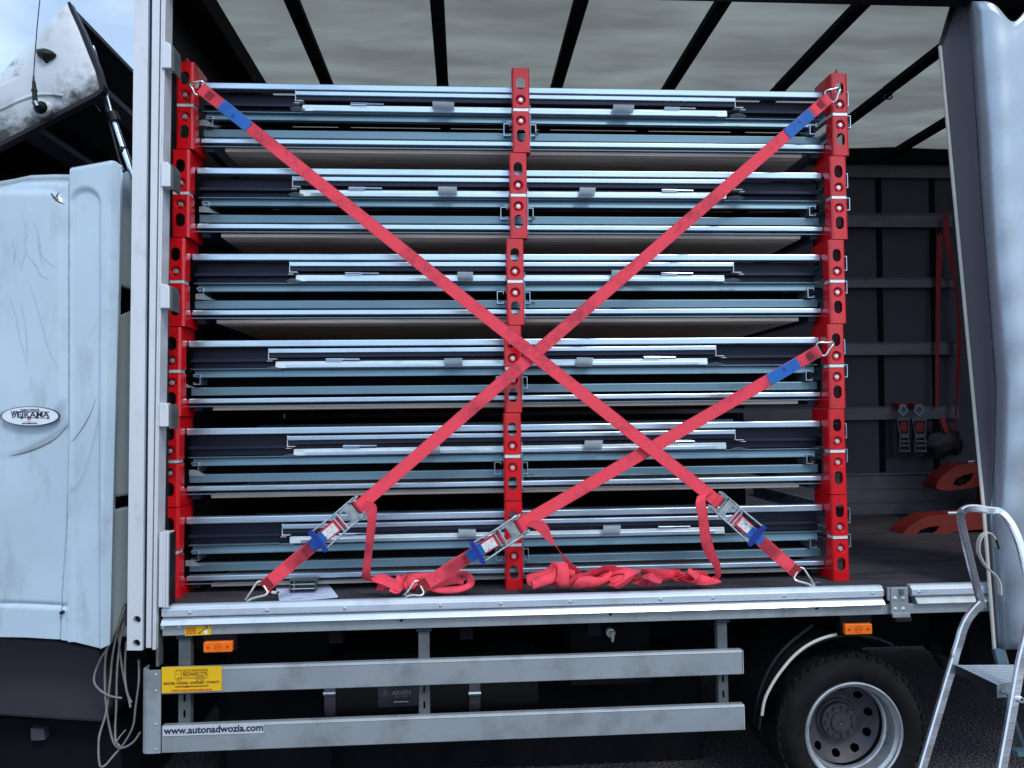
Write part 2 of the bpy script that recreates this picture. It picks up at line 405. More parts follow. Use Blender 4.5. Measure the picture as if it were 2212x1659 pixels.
def ribbon(bm, A, B, th=.0022, k=8, camber=0, nv=4):
    """thin solid between two edge polylines, both smoothed"""
    A = catmull(A, k); B = catmull(B, k)
    nn = len(A); rows = []; s = 0
    uv = bm.loops.layers.uv.verify()
    cs = [(a + b) / 2 for a, b in zip(A, B)]
    for i in range(nn):
        d = (cs[min(i + 1, nn - 1)] - cs[max(i - 1, 0)])
        wv = B[i] - A[i]
        nr = d.cross(wv)
        nr = nr.normalized() if nr.length > 1e-9 else Vector((0, -1, 0))
        if i: s += (cs[i] - cs[i - 1]).length
        cb_ = [nr * camber * math.sin(math.pi * j / nv) for j in range(nv + 1)]
        fr = [bm.verts.new(A[i].lerp(B[i], j / nv) + cb_[j] + nr * th / 2) for j in range(nv + 1)]
        bk = [bm.verts.new(A[i].lerp(B[i], j / nv) + cb_[j] - nr * th / 2) for j in range(nv + 1)]
        rows.append((fr, bk, s))
    W_ = .055
    def face(vs, uvs):
        f = bm.faces.new(vs)
        for lp, q in zip(f.loops, uvs): lp[uv].uv = q
        f.smooth = True
    for (f0, b0, s0), (f1, b1, s1) in zip(rows, rows[1:]):
        for j in range(nv):
            u0, u1 = W_ * j / nv, W_ * (j + 1) / nv
            face((f0[j], f0[j + 1], f1[j + 1], f1[j]), ((s0, u0), (s0, u1), (s1, u1), (s1, u0)))
            face((b0[j + 1], b0[j], b1[j], b1[j + 1]), ((s0, u1), (s0, u0), (s1, u0), (s1, u1)))
        face((f0[0], f1[0], b1[0], b0[0]), ((s0, 0), (s1, 0), (s1, 0), (s0, 0)))
        face((f0[nv], b0[nv], b1[nv], f1[nv]), ((s0, W_),) * 4)
    for f, b, s in (rows[0], rows[-1]):
        for j in range(nv): face((f[j], b[j], b[j + 1], f[j + 1]), ((s, 0),) * 4)

OFF = {}
def woff(o):
    v = Vector((0, 0, 0))
    while o is not None:
        v += o.location; o = o.parent
    return v

def finish(bm, smooth=None, bevel=0):
    bmesh.ops.recalc_face_normals(bm, faces=bm.faces)
    if bevel:
        ed = [e for e in bm.edges if len(e.link_faces) == 2 and e.calc_face_angle(0) > R(50)]
        bmesh.ops.bevel(bm, geom=ed, offset=bevel, segments=2, affect='EDGES', profile=.5)
    if smooth:
        for f in bm.faces: f.smooth = True
        for e in bm.edges:
            if len(e.link_faces) == 2 and e.calc_face_angle(0) > R(smooth): e.smooth = False

def obj(name, bm, m, parent=None, local=False, smooth=None, bevel=0, loc=None, label=None):
    finish(bm, smooth, bevel)
    me = bpy.data.meshes.new(name)
    if parent is not None and not local: bmesh.ops.translate(bm, verts=bm.verts, vec=-woff(parent))
    if loc is not None: bmesh.ops.translate(bm, verts=bm.verts, vec=-Vector(loc))
    bm.to_mesh(me); bm.free()
    me.materials.append(M[m] if isinstance(m, str) else m)
    o = bpy.data.objects.new(name, me); COL.objects.link(o)
    if parent is not None: o.parent = parent
    if loc is not None: o.location = loc
    if label: o['label'] = label
    return o

def thing(name, label, cat, loc=(0, 0, 0), group=None):
    o = bpy.data.objects.new(name, None); COL.objects.link(o)
    o.location = loc; o['label'] = label; o['category'] = cat
    o.empty_display_size = .1
    if group: o['group'] = group
    return o

def tag(o, label, cat, group=None):
    o['label'] = label; o['category'] = cat
    if group: o['group'] = group
    return o

def text_bm(s, size, pos, align='LEFT', bold=0, sx=1.0, rotx=90, ext=.0006):
    """lettering facing -Y, left-bottom at pos; returns a bmesh"""
    c = bpy.data.curves.new('t', 'FONT'); c.body = s; c.size = size; c.align_x = align
    c.extrude = ext; c.offset = bold; c.resolution_u = 3
    o = bpy.data.objects.new('t', c)
    me = bpy.data.meshes.new_from_object(o)
    bm = bmesh.new(); bm.from_mesh(me)
    mtx = Matrix.Translation(Vector(pos)) @ Matrix.Rotation(R(rotx), 4, 'X') @ Matrix.Diagonal((sx, 1, 1, 1))
    bmesh.ops.transform(bm, matrix=mtx, verts=bm.verts)
    bpy.data.objects.remove(o); bpy.data.curves.remove(c); bpy.data.meshes.remove(me)
    return bm

def fit_text(s, px0, px1, pybase, ht, Y, bold=0, ext=.0006):
    """lettering between two photo columns on the plane Y with cap height ht metres"""
    a = at(px0, pybase, Y); b = at(px1, pybase, Y)
    bm = text_bm(s, 1, (0, 0, 0), bold=0, ext=0)
    xs = [v.co.x for v in bm.verts]; wd = max(xs) - min(xs); x0 = min(xs); bm.free()
    size = ht / .70
    return text_bm(s, size, (a.x - x0 * (b.x - a.x) / wd, Y, a.z), bold=bold, sx=(b.x - a.x) / (wd * size), ext=ext)

# ------------------------------------------------------------------ ground
bm = new(); n = 24
g = [[bm.verts.new((x, y, 0)) for y in (-300, -40, -8, -2, 0, 2, 6, 40, 400)] for x in (-400, -40, -6, 0, 6, 40, 400)]
for i in range(6):
    for j in range(8): bm.faces.new((g[i][j], g[i + 1][j], g[i + 1][j + 1], g[i][j + 1]))
o = obj('ground', bm, 'asphalt'); o['kind'] = 'structure'

# ================================================================== TRUCK
truck = thing('truck', 'white lorry with its curtain side open, seen from the side with load inside', 'truck', (0, 1.25, 0))
BZ = 1.048
X0, X1 = -1.40, 4.6
# platform
bm = new(); box(bm, X0, X1, .035, 2.50, .93, BZ); obj('platform', bm, 'bed', truck)
# sill rail profile (near side)
def sill(x0, x1, m1='alu', m2='alu_shiny', nm='sill_rail'):
    bm = new()
    prof = [(.036, 1.066), (.012, 1.066), (.006, 1.062), (.004, 1.054), (-.004, 1.052), (-.006, 1.047), (-.006, 1.022), (-.002, 1.019), (.008, 1.018), (.008, 1.0135),
            (.036, 1.0135)]
    sweep(bm, prof, x0, x1)
    r = obj(nm, bm, m1, truck)
    bm = new()
    prof = [(.036, 1.013), (.012, 1.012)] + [(.006 - .024 * (t / 6) ** .8, 1.0105 - .0265 * t / 6) for t in range(7)] + [(-.0175, .9815), (-.012, .9803), (.036, .9803)]
    sweep(bm, prof, x0 + (.0 if x0 < 0 else .02), x1)
    obj('sill_moulding', bm, m2, truck, smooth=40)
    return r
bm = new(); box(bm, -1.35, 4.6, .010, .034, 1.0131, 1.0179); obj('sill_groove_dark', bm, 'black_matt', truck)  # black strip stands in for the shade in the groove
s1 = sill(-1.352, 1.972)
s2 = sill(2.11, 4.6, 'alu', 'alu_guard')
bm = new(); box(bm, -1.352, 4.6, .004, .030, .9325, .978); lower = obj('side_member', bm, 'alu_guard', truck, bevel=.002)
# rivets on the sill
bm0 = None
def rivet(x, z, Y, parent, r=.0085):
    bm = new(); lathe(bm, [(.001, -.0045), (r * .45, -.0042), (r * .5, -.002), (r * .95, -.0015), (r, 0), (r, .002)], (x, Y, z), 16)
    return obj('screw', bm, 'bolt', parent, smooth=40)
for px, py in ((409.8, 1321), (576.8, 1316), (744.9, 1310.5), (951.4, 1304.5), (1081.6, 1301), (1231.9, 1297.8), (1427, 1293), (1539.9, 1291), (1694, 1287), (1885, 1283.6)):
    rivet(at(px, py, -.006).x, 1.035, -.006, s1)
rivet(at(1986, 1279, -.006).x, 1.036, -.006, s2)
for px in (387, 352): rivet(at(px, 1352, .004).x, .968, .004, lower, .009)
for px in (867, 1319, 1765):
    bm = new(); c = at(px, 1338, .004); lathe(bm, [(.001, -.003), (.008, -.003), (.009, .0)], (c.x, .004, .973), 12); obj('screw', bm, 'black', lower)
# slot ends of hinge bracket
bm = new()
a = at(1912, 1272, -.012); b = at(1958, 1330, -.012)
prism(bm, rrect(2.0, 2.078, .935, 1.062, .006), -.018, .0)
box(bm, 1.988, 1.999, -.012, .0, 1.0, 1.062); box(bm, 2.079, 2.088, -.012, 0, .94, 1.062)
box(bm, 2.0, 2.085, -.03, -.018, .925, .945)
br = obj('hinge_bracket', bm, 'alu_guard', truck, bevel=.002)
for dx in (.02, .058):
    for dz in (.962, 1.012):
        bm = new(); lathe(bm, [(.001, -.008), (.006, -.007), (.009, -.001), (.010, 0)], (2.0 + dx, -.018, dz), 14); obj('screw', bm, 'bolt', br, smooth=40)
bm = new(); box(bm, 2.012, 2.09, -.034, .0, .905, .925); obj('rubber_stop', bm, 'black', br, bevel=.003)
bm = new(); tube(bm, [(2.05, -.02, 1.03), (2.05, -.02, 1.056)], .012, 12); obj('pin', bm, 'galv_dull', br, smooth=40)

# bulkhead, roof, bows, cantrails
bm = new(); box(bm, -1.44, -1.405, .0, 2.55, BZ, 4.05); obj('bulkhead', bm, 'frontwall', truck)
bm = new(); box(bm, -1.4, -1.235, .10, 2.5, 3.90, 4.02); obj('roof_end_beam', bm, 'black_matt', truck)
bm = new()
nx, ny = 90, 40
gr = [[None] * (ny + 1) for _ in range(nx + 1)]
for i in range(nx + 1):
    for j in range(ny + 1):
        x = -1.42 + (4.8 + 1.42) * i / nx; y = -.02 + 2.57 * j / ny
        ph = ((x + .851) / .7325) % 1
        z = 4.055 - .016 * math.sin(math.pi * ph) * (1 + .4 * math.sin(3 * y + x)) - .004 * math.sin(9 * y + 4 * x)
        gr[i][j] = (x, y, z)
vv = [[bm.verts.new(p) for p in r] for r in gr]
vt = [[bm.verts.new((p[0], p[1], p[2] + .003)) for p in r] for r in gr]
for i in range(nx):
    for j in range(ny):
        bm.faces.new((vv[i][j], vv[i + 1][j], vv[i + 1][j + 1], vv[i][j + 1]))
obj('roof_sheet', bm, 'roof', truck, smooth=60)
for k in range(8):
    x = -.851 + .7325 * k
    bm = new(); box(bm, x - .036, x + .036, .06, 1.24, 3.985, 4.03); box(bm, x - .038, x + .038, 1.24, 2.5, 3.978, 4.025)
    b_ = obj('roof_bow', bm, 'black_matt', truck, bevel=.006)
    bm = new(); tube(bm, [(x + .03 * math.cos(a), 1.24 + .02 * math.sin(a) * 0, 3.968 - .02 * math.sin(a)) for a in (math.pi * j / 8 for j in range(9))], .006, 6)
    tube(bm, [(x - .03, 1.22, 3.965), (x - .06, 1.16, 3.945)], .006, 6)
    obj('bow_clip', bm, 'bracket', b_, smooth=50)
bm = new(); box(bm, -1.5, 4.8, -.03, .05, 3.905, 4.07); obj('cantrail', bm, 'frontwall', truck)
bm = new(); box(bm, -1.4, 4.8, 2.42, 2.55, 3.93, 4.07); obj('cantrail', bm, 'black_matt', truck)
bm = new(); box(bm, -1.4, 4.8, 2.47, 2.51, 3.82, 3.93); obj('cantrail_lip', bm, 'slat', truck)

# far side: tarpaulin, pillars, slats, drop side
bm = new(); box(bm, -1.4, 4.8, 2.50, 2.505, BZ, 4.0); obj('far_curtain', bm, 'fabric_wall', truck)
for x in (-.9, -.1, .7, 1.45, 2.2, 2.88, 3.42, 3.88, 4.45):
    bm = new(); prism(bm, [(x - .025, 1.38), (x + .02, 1.38), (x + .06, 3.9), (x + .015, 3.9)], 2.488, 2.5); obj('curtain_strap', bm, 'black_matt', truck)
for z0, z1, m_ in ((3.395, 3.512, 'slat'), (2.895, 2.975, 'slat'), (2.342, 2.445, 'slat'), (1.815, 1.922, 'slat')):
    bm = new(); box(bm, -1.38, 4.05, 2.44, 2.465, z0, z1); box(bm, -1.38, 4.05, 2.43, 2.44, z0, z0 + .008); box(bm, -1.38, 4.05, 2.43, 2.44, z1 - .008, z1)
    obj('side_slat', bm, m_, truck, bevel=.002)
bm = new(); box(bm, -1.38, 4.7, 2.42, 2.46, BZ + .002, 1.37); box(bm, -1.38, 4.7, 2.40, 2.47, 1.37, 1.385)
for z in (1.15, 1.26): box(bm, -1.38, 4.7, 2.412, 2.42, z, z + .006)
obj('drop_side', bm, 'slat', truck, bevel=.002)
bm = new(); a = at(2135, -40, .14); b = at(2135, 62, .14); box(bm, a.x, 4.7, .10, .16, b.z, 4.05); obj('curtain_dark_block', bm, 'black_matt', truck)  # added black block, darkens the opening above the curtain fold
# rear end wall (doors) closing the body
bm = new(); box(bm, 4.72, 4.76, 0, 2.55, BZ, 4.0); obj('rear_door', bm, 'fabric_wall', truck)

# front corner post
def lerpx(xt, xb, y, y0=0, y1=1400): return xt + (xb - xt) * (y - y0) / (y1 - y0)
bm = new(); holes = []
def facep(xl_t, xl_b, xr_t, xr_b, top, bot, Y0, Y1, bm_):
    pprism(bm_, [(lerpx(xl_t, xl_b, bot), bot), (lerpx(xr_t, xr_b, bot), bot), (lerpx(xr_t, xr_b, top), top), (lerpx(xl_t, xl_b, top), top)], Y0, Y1)
pts = [at(274, 1405, -.03), at(307.2, 1405, -.03), at(321, -90, -.03), at(290.8, -90, -.03)]
hc = [at(295.5, 1339, -.03), at(294.4, 1390, -.03)]
holed(bm, [(p.x, p.z) for p in pts], [circ(c.x, c.z, .0172, 20) for c in hc], -.03, .0)
post = obj('corner_post', bm, 'post_white', truck, bevel=.0)
bm = new(); facep(291, 275, 321, 306, -90, 1403, .004, .06, bm); obj('post_core', bm, 'black', post)
bm = new(); facep(322, 309, 328, 314.5, -90, 1400, -.012, .04, bm); obj('post_groove', bm, 'galv_dark', post)
bm = new(); facep(328.5, 315, 345, 326, -90, 1400, -.022, .05, bm); obj('post_channel', bm, 'post_white', post, bevel=.002)
bm = new(); facep(345.3, 326.5, 348, 328.8, -90, 1404, -.005, .05, bm); obj('post_groove', bm, 'galv_dark', post)
bm = new(); facep(348.3, 329, 352, 332, -90, 1404, -.032, .06, bm); facep(352.5, 332.3, 357.5, 336, -90, 1404, -.026, .06, bm)
obj('post_seal_rail', bm, 'post_white', post, bevel=.0015)
for (x0, x1, y0, y1) in ((352, 377, 94, 150), (350.5, 375.5, 352, 405), (348.5, 374, 615, 667), (346.5, 371.5, 870, 922)):
    a = at(x0, y1, -.02); b = at(x1, y0, -.02)
    bm = new()
    zz = b.z - a.z; xw = b.x - a.x
    prism(bm, [(a.x, a.z), (a.x + xw * .80, a.z), (a.x + xw * .80, b.z - zz * .22), (a.x + xw * .70, b.z - zz * .06), (a.x + xw * .45, b.z), (a.x, b.z)], -.036, .02)
    h_ = obj('hinge_block', bm, 'post_white', post, bevel=.004)
    bm = new(); prism(bm, [(a.x + xw * .81, a.z - .01), (a.x + xw, a.z - .01), (a.x + xw, b.z - zz * .3), (a.x + xw * .9, b.z - zz * .1), (a.x + xw * .81, b.z - zz * .05)], -.026, .06)
    obj('hinge_leaf', bm, 'bracket', h_, bevel=.002)
bm = new()
for xa, xb in ((342, 350), (351, 357), (357.6, 362)): pprism(bm, [(xa, 1312), (xb, 1312), (xb + 2, 1150), (xa + 2, 1150)], -.034 if xa != 351 else -.028, .03)
ls = obj('lower_post_cover', bm, 'post_white', post, bevel=.0015)
bm = new(); pprism(bm, [(362.5, 1308), (367, 1308), (369, 1152), (364.5, 1152)], -.02, .04); obj('rubber_seal', bm, 'black', ls)
bm = new(); pprism(bm, [(337, 1306), (343, 1306), (343, 1440), (337, 1440)], .0, .05); obj('post_foot', bm, 'bracket', post)

# chassis and everything dark below
bm = new()
for y in (.85, 1.65): box(bm, -3.6, 4.5, y - .04, y + .04, .62, .86)
for x in (-1.2, -.6, 0, .6, 1.2, 1.9, 2.6, 3.3): box(bm, x - .03, x + .03, .06, 2.45, .86, .93)
obj('chassis_frame', bm, 'black_matt', truck)
bm = new(); box(bm, -1.5, 1.25, 1.2, 1.6, .14, .9); bm2_ = new(); box(bm2_, -1.3, 1.28, .62, .66, .015, .62); obj('underbody_blocker', bm2_, 'black_matt', truck)  # added black panel, hides the lit ground under the tank
bm2_ = new(); box(bm2_, -1.25, -.70, .55, 1.0, .06, .88); obj('near_blocker', bm2_, 'black_matt', truck, bevel=.02)  # added black box, closes the bright gap between the guard rails
obj('gearbox', bm, 'black_matt', truck, bevel=.02)
bm = new(); box(bm, -1.45, 1.25, 2.1, 2.45, .03, .9); obj('far_blocker', bm, 'black_matt', truck, bevel=.02)  # added black box, keeps far-side light out from under the body
bm = new(); box(bm, 1.2, 2.5, 2.0, 2.05, .02, .92); obj('far_blocker_panel', bm, 'black_matt', truck)  # added panel, blocks the bright far side behind the wheel
bm = new(); box(bm, 2.2, 4.7, 2.3, 2.45, .03, .95); box(bm, 3.6, 4.7, 1.0, 2.4, .3, .9); obj('rear_blocker', bm, 'black_matt', truck, bevel=.01)  # added black blocks, shut out the bright ground at the rear
bm = new()
tube(bm, [(-.55, .7, .0), (-.55, .7, .0001)], .001, 4)
bm.free()
# fuel tank
bm = new(); sweep(bm, [(.30 + .0, .20)] + [(p[0], p[1]) for p in rrect(.26, .78, .18, .72, .09)][::-1], -.62, 1.12)
bm.free(); bm = new(); sweep(bm, rrect(.26, .78, .43, .72, .07), -.65, .35)
tank = obj('fuel_tank', bm, 'tank', truck, smooth=35)
for pa, pb in ((701, 724.5), (1014, 1038)):
    xa = at(pa, 1540, .255).x; xb = at(pb, 1540, .255).x
    bm = new()
    holed(bm, rrect(.252, .788, .425, .645, .07), [rrect(.257, .783, .43, .640, .066)], 0, xb - xa)
    for v in bm.verts: v.co = Vector((xa + v.co.y, v.co.x, v.co.z))
    b_ = obj('tank_band', bm, 'strap_steel', tank, smooth=35)
    bm = new(); z = at(pa, 1497, .25).z; tube(bm, [(xa - .003, .243, z), (xb + .003, .243, z)], .010, 10); obj('band_bolt', bm, 'galv', b_, smooth=50)
    bm = new()
    for q in range(3):
        for s in (0, 1): lathe(bm, [(.0005, -.002), (.003, -.001), (.003, .002)], (xa + .012 + .026 * s, .252, z - .035 - .022 * q), 8)
    obj('band_rivet', bm, 'black', b_)
YL = .2575
bm = new(); pprism(bm, [(817, 1528.5), (903, 1524), (903, 1482), (816, 1484)], YL, .262)
lab = obj('tank_label', bm, 'tank_label', tank)
bm = fit_text('ARHEN', 847, 887, 1501.5, .021, YL - .0006, bold=.0008); obj('lettering', bm, 'grey_print', lab)
bm = fit_text('FUEL TANKS', 853, 880, 1506.8, .0075, YL - .0006, bold=.0002); obj('lettering', bm, 'grey_print', lab)
bm = fit_text('www.arhen.eu', 851, 882, 1517.5, .0065, YL - .0006, bold=.0002); obj('lettering', bm, 'decal_white', lab)
bm = new(); c = at(831.5, 1496, YL)
holed(bm, [(c.x + .028 * math.sin(R(60 * i)), c.z + .028 * math.cos(R(60 * i))) for i in range(6)], [[(c.x + .025 * math.sin(R(60 * i)), c.z + .025 * math.cos(R(60 * i))) for i in range(6)]], YL - .001, YL - .0002)
prism(bm, [(c.x, c.z + .019), (c.x + .015, c.z), (c.x + .012, c.z - .011), (c.x, c.z - .016), (c.x - .012, c.z - .011), (c.x - .015, c.z)], YL - .001, YL - .0002)
obj('emblem', bm, 'strap_steel', lab)
# valve knob
bm = new(); c = at(1318, 1365, .28); tube(bm, [(c.x, .26, c.z), (c.x, .285, c.z)], .022, 16)
tube(bm, [(c.x + .006, .25, c.z + .01), (c.x + .006, .252, c.z - .04)], [.014, .006], 8)
obj('drain_valve', bm, 'white_rubber', truck, smooth=50)
bm = new(); box(bm, c.x - .2, c.x + .2, .288, .6, .55, .92); obj('air_tank_box', bm, 'black_matt', truck)

# side guard
G0, G1 = at(349, 1500, -.03).x, at(1604, 1430, -.03).x
guard_brk = []
for pa, pb in ((387, 413), (905, 928.5), (1551, 1572)):
    xa, xb = at(pa, 1500, .02).x, at(pb, 1500, .02).x
    bm = new(); cx_ = (xa + xb) / 2
    holed(bm, [(xa, .44), (xb, .44), (xb, .925), (xa, .925)], [stadium(cx_, .655, .010, .034), stadium(cx_, .585, .010, .034)], .012, .016)
    box(bm, xa, xa + .004, .016, .05, .44, .925); box(bm, xb - .004, xb, .016, .05, .44, .925)
    g_ = obj('guard_bracket', bm, 'bracket', truck)
    bm = new(); box(bm, xa - .008, xb + .01, .0, .05, .918, .931); obj('bracket_cap', bm, 'galv_dark', g_)
def grail(z0, z1, nm='side_guard_rail', xe=G1):
    bm = new()
    prof = [(-.026, z0 + .003), (-.023, z0), (.008, z0), (.008, z1), (-.018, z1), (-.026, z1 - .006), (-.0275, z1 - .009), (-.026, z1 - .012)]
    sweep(bm, prof, G0, xe)
    return obj(nm, bm, 'alu_guard', truck, bevel=.0008)
gt = grail(.686, .797); gl = grail(.432, .548, xe=G1 + .004)
for z0, z1 in ((.686, .797), (.432, .548)):
    bm = new(); box(bm, G1 + .0045, G1 + .0065, -.024, .006, z0 + .002, z1 - .003); obj('end_cap', bm, 'cut_edge', gt if z0 > .6 else gl)
bm = new()
prof = [(G0 - .003, -.030), (G0 - .055, -.031)] + [(G0 - .055 - .035 * math.sin(R(a)), .004 - .035 * math.cos(R(a))) for a in (15, 30, 45, 60, 75, 90)] + [(G0 - .088, .05), (G0 - .084, .05), (G0 - .084, .01), (G0 - .05, -.026), (G0 - .003, -.026)]
a = [bm.verts.new((x, y, .434)) for x, y in prof]; b = [bm.verts.new((x, y, .795)) for x, y in prof]
bm.faces.new(a); bm.faces.new(b[::-1])
for i in range(len(prof)): bm.faces.new((a[i], a[(i + 1) % len(prof)], b[(i + 1) % len(prof)], b[i]))
gp = obj('guard_end_plate', bm, 'alu_guard', truck, smooth=35)
for z in (.775, .705, .56, .452): rivet(G0 - .024, z, -.030, gp, .006)

# yellow plate with the bodybuilder's drawing and lettering
YS = -.0305
bm = new(); pprism(bm, [(349.2, 1497.5), (478.6, 1491.5), (478.6, 1439), (349.2, 1441.5)], YS, -.0275)
yp = obj('yellow_plate', bm, 'yellow', gt)
YT = YS - .0008
def ink(s, x0, x1, yb, ht, m, bold=.0001, p=yp, Y=YT): return obj('lettering', fit_text(s, x0, x1, yb, ht, Y, bold), m, p)
ink('AUTO-NADWOZIA', 395, 449, 1451, .0105, 'brown_ink', 0)
ink('BEDNARCZYK', 395.5, 449, 1460.5, .0165, 'brown_ink', .0002)
ink('SKRZYNIE · PLANDEKI · KONTENERY · WYWROTY', 353.5, 474, 1479.5, .0105, 'brown_ink', .0003)
ink('marketing@autonadwozia.com', 379, 450, 1485, .0075, 'brown_ink', .0002)
ink('www.autonadwozia.com', 370.5, 458, 1494, .0105, 'orange_ink', .0004)
bm = new()
def pline(bm, pts, r=.0007, Y=YT): 
    for (a, b), (c, d) in zip(pts, pts[1:]):
        p, q = at(a, b, Y), at(c, d, Y); dx, dz = q.x - p.x, q.z - p.z; ln = math.hypot(dx, dz) or 1
        ox, oz = -dz / ln * r, dx / ln * r
        prism(bm, [(p.x + ox, p.z + oz), (q.x + ox, q.z + oz), (q.x - ox, q.z - oz), (p.x - ox, p.z - oz)], Y, Y + .0006)
pline(bm, [(378, 1467), (378, 1452), (381, 1447.5), (392, 1447), (392, 1466), (378, 1467)])
pline(bm, [(380.5, 1449), (391, 1448.5), (391, 1456), (380.5, 1456.5), (380.5, 1449)], .0004)
pline(bm, [(392, 1464.5), (449, 1461.8)]); pline(bm, [(392, 1466.5), (424, 1465.4)], .0004); pline(bm, [(440, 1465), (449, 1464.6), (449, 1461.8)], .0005)
for cx_ in (386.5, 427, 437):
    cy_ = 1467.5 - (cx_ - 386) * .035
    for rr in (.0098, .0045):
        c = at(cx_, cy_, YT); holed(bm, circ(c.x, c.z, rr, 16), [circ(c.x, c.z, rr - .0014, 16)], YT, YT + .0006)
obj('lorry_drawing', bm, 'brown_ink', yp)
# web address strip
bm = new(); pprism(bm, [(351.5, 1590.5), (569.5, 1583.5), (569.5, 1561.5), (351.5, 1568)], -.0292, -.0275)
ws = obj('address_strip', bm, mat('pale grey sticker', (.50, .53, .56), .5), gl)
bm = fit_text('www.autonadwozia.com', 354.5, 568, 1586, .0295, -.0300, bold=.0010)
zs = at(354.5, 1586, -.03).z
obj('lettering', bm, 'navy_ink', ws)
# small yellow warning sticker
bm = new(); pprism(bm, [(399.5, 1373.5), (455.5, 1371), (455.5, 1352), (399.5, 1354)], .0020, .004); yk = obj('warning_sticker', bm, 'yellow', lower)
for i, s in enumerate(('SPRAWDZ', 'POŁĄCZENIE', 'ŚRUBOWE')): obj('lettering', fit_text(s, 402.5, 423.5, 1359.6 + 5.2 * i, .0075, .0014, .0004), 'orange_ink', yk)
bm = new(); pline(bm, [(431.5, 1366.5), (445.5, 1355.5)], .0016, .0014)
for c_ in ((430.8, 1367), (446.4, 1355)):
    c = at(*c_, .0014); holed(bm, circ(c.x, c.z, .0055, 12), [circ(c.x, c.z, .0026, 12)], .0014, .002)
obj('spanner_symbol', bm, 'navy_ink', yk)
bm = new(); c = at(444.5, 1365.5, .0014); prism(bm, circ(c.x, c.z, .009, 14), .0014, .002); obj('sticker_spot', bm, 'white_label', yk)

# amber side marker lamps
for (x0, x1, y0, y1) in ((440.5, 503, 1384.5, 1409), (1824, 1882, 1346.5, 1370.5)):
    a = at(x0, y1, -.01); b = at(x1, y0, -.01)
    bm = new(); prism(bm, rrect(a.x, b.x, a.z, b.z, .006), -.018, .005); lm = obj('marker_lamp', bm, 'amber', truck, bevel=.003)
    bm = new(); cz = (a.z + b.z) / 2
    for t in (.16, .84):
        b2 = new(); prism(b2, circ(a.x + (b.x - a.x) * t, cz, .006, 12), -.0195, -.0181); obj('lens_screw', b2, 'amber_dark', lm)
    c0 = (a.x + b.x) / 2; holed(bm, circ(c0, cz, .016, 20), [circ(c0, cz, .0145, 20)], -.0192, -.0181)
    for dz in (-.003, .003): box(bm, c0 - .012, c0 + .010, -.0190, -.0181, cz + dz - .0012, cz + dz + .0012)
    obj('lens_mark', bm, 'amber_dark', lm)
    bm = new(); box(bm, a.x - .01, b.x + .01, .006, .03, a.z - .004, .932); obj('lamp_bracket', bm, 'black_matt', lm)

# rear wheel
WC = (1.837, .055, .365)
wheel = bpy.data.objects.new('rear_wheel', None)
bm = new()
lathe(bm, [(.236, .005), (.25, -.012), (.285, -.022), (.318, -.016), (.338, .0), (.350, .022), (.3645, .035), (.3645, .2), (.345, .225), (.30, .24), (.236, .225)], WC, 96)
for i in range(44):                                      # tread lugs
    t = 2 * math.pi * i / 44
    for y0, y1, dt in ((.012, .09, 0), (.12, .20, .07)):
        q = [(WC[0] + r * math.cos(t + dt + a), WC[2] + r * math.sin(t + dt + a)) for r, a in ((.352, -.04), (.352, .04), (.3655, .036), (.3655, -.036))]
        prism(bm, q, WC[1] + y0, WC[1] + y1)
tyre_mesh = bm
bm2 = new()
lathe(bm2, [(.242, -.003), (.240, -.010), (.234, -.012), (.229, -.008), (.226, .004), (.212, .012), (.207, .03), (.206, .075), (.200, .082), (.196, .095)], WC, 96)
rim = obj('rear_wheel', bm2, 'rim_edge', truck, smooth=35)
o = obj('tyre', tyre_mesh, 'rubber', rim, smooth=35)
bm = new()
def disc_fn(x, z):
    r = math.hypot(x - WC[0], z - WC[2])
    return .16 if r < .1 else .16 - (r - .1) * .65
NRr, NTt = 26, 280
def in_hole(rr, t):
    k = round((t / (2 * math.pi)) * 10 - .35); th = 2 * math.pi * (k + .35) / 10
    return ((rr * math.cos(t - th) - .160) / .018) ** 2 + ((rr * math.sin(t - th)) / .0215) ** 2 < 1
pv = []
for a in range(NRr + 1):
    rr = .085 + (.1985 - .085) * a / NRr
    yy = .155 if rr < .105 else (.155 + .022 * sstep(.105, .135, rr) if rr < .135 else .177 - .055 * sstep(.135, .1985, rr)) if False else .165 - .04 * max(0, (rr - .12) / .08) ** 1.5
    pv.append([bm.verts.new((WC[0] + rr * math.cos(2 * math.pi * b_ / NTt), WC[1] + yy, WC[2] + rr * math.sin(2 * math.pi * b_ / NTt))) for b_ in range(NTt)])
for a in range(NRr):
    rr = .085 + (.1985 - .085) * (a + .5) / NRr
    for b_ in range(NTt):
        if in_hole(rr, 2 * math.pi * (b_ + .5) / NTt): continue
        bm.faces.new((pv[a][b_], pv[a][(b_ + 1) % NTt], pv[a + 1][(b_ + 1) % NTt], pv[a + 1][b_]))
obj('wheel_disc', bm, 'rim', rim, smooth=30)
bm = new(); lathe(bm, [(.101, .162), (.101, .2), (.098, .2), (.09, .15), (.088, .134), (.083, .130), (.050, .128), (.046, .118), (.012, .116), (.006, .12), (.001, .12)], WC, 48)
for i in range(11):
    t = 2 * math.pi * (i + .5) / 11
    lathe(bm, [(.001, .118), (.008, .118), (.0095, .122), (.0095, .13)], (WC[0] + .068 * math.cos(t), WC[1], WC[2] + .068 * math.sin(t)), 10)
obj('hub', bm, 'rim', rim, smooth=35)
bm = new(); lathe(bm, [(.205, .08), (.205, .6), (.1, .6), (.1, .3)], WC, 48); obj('brake_drum', bm, 'black_matt', rim)
bm = new()
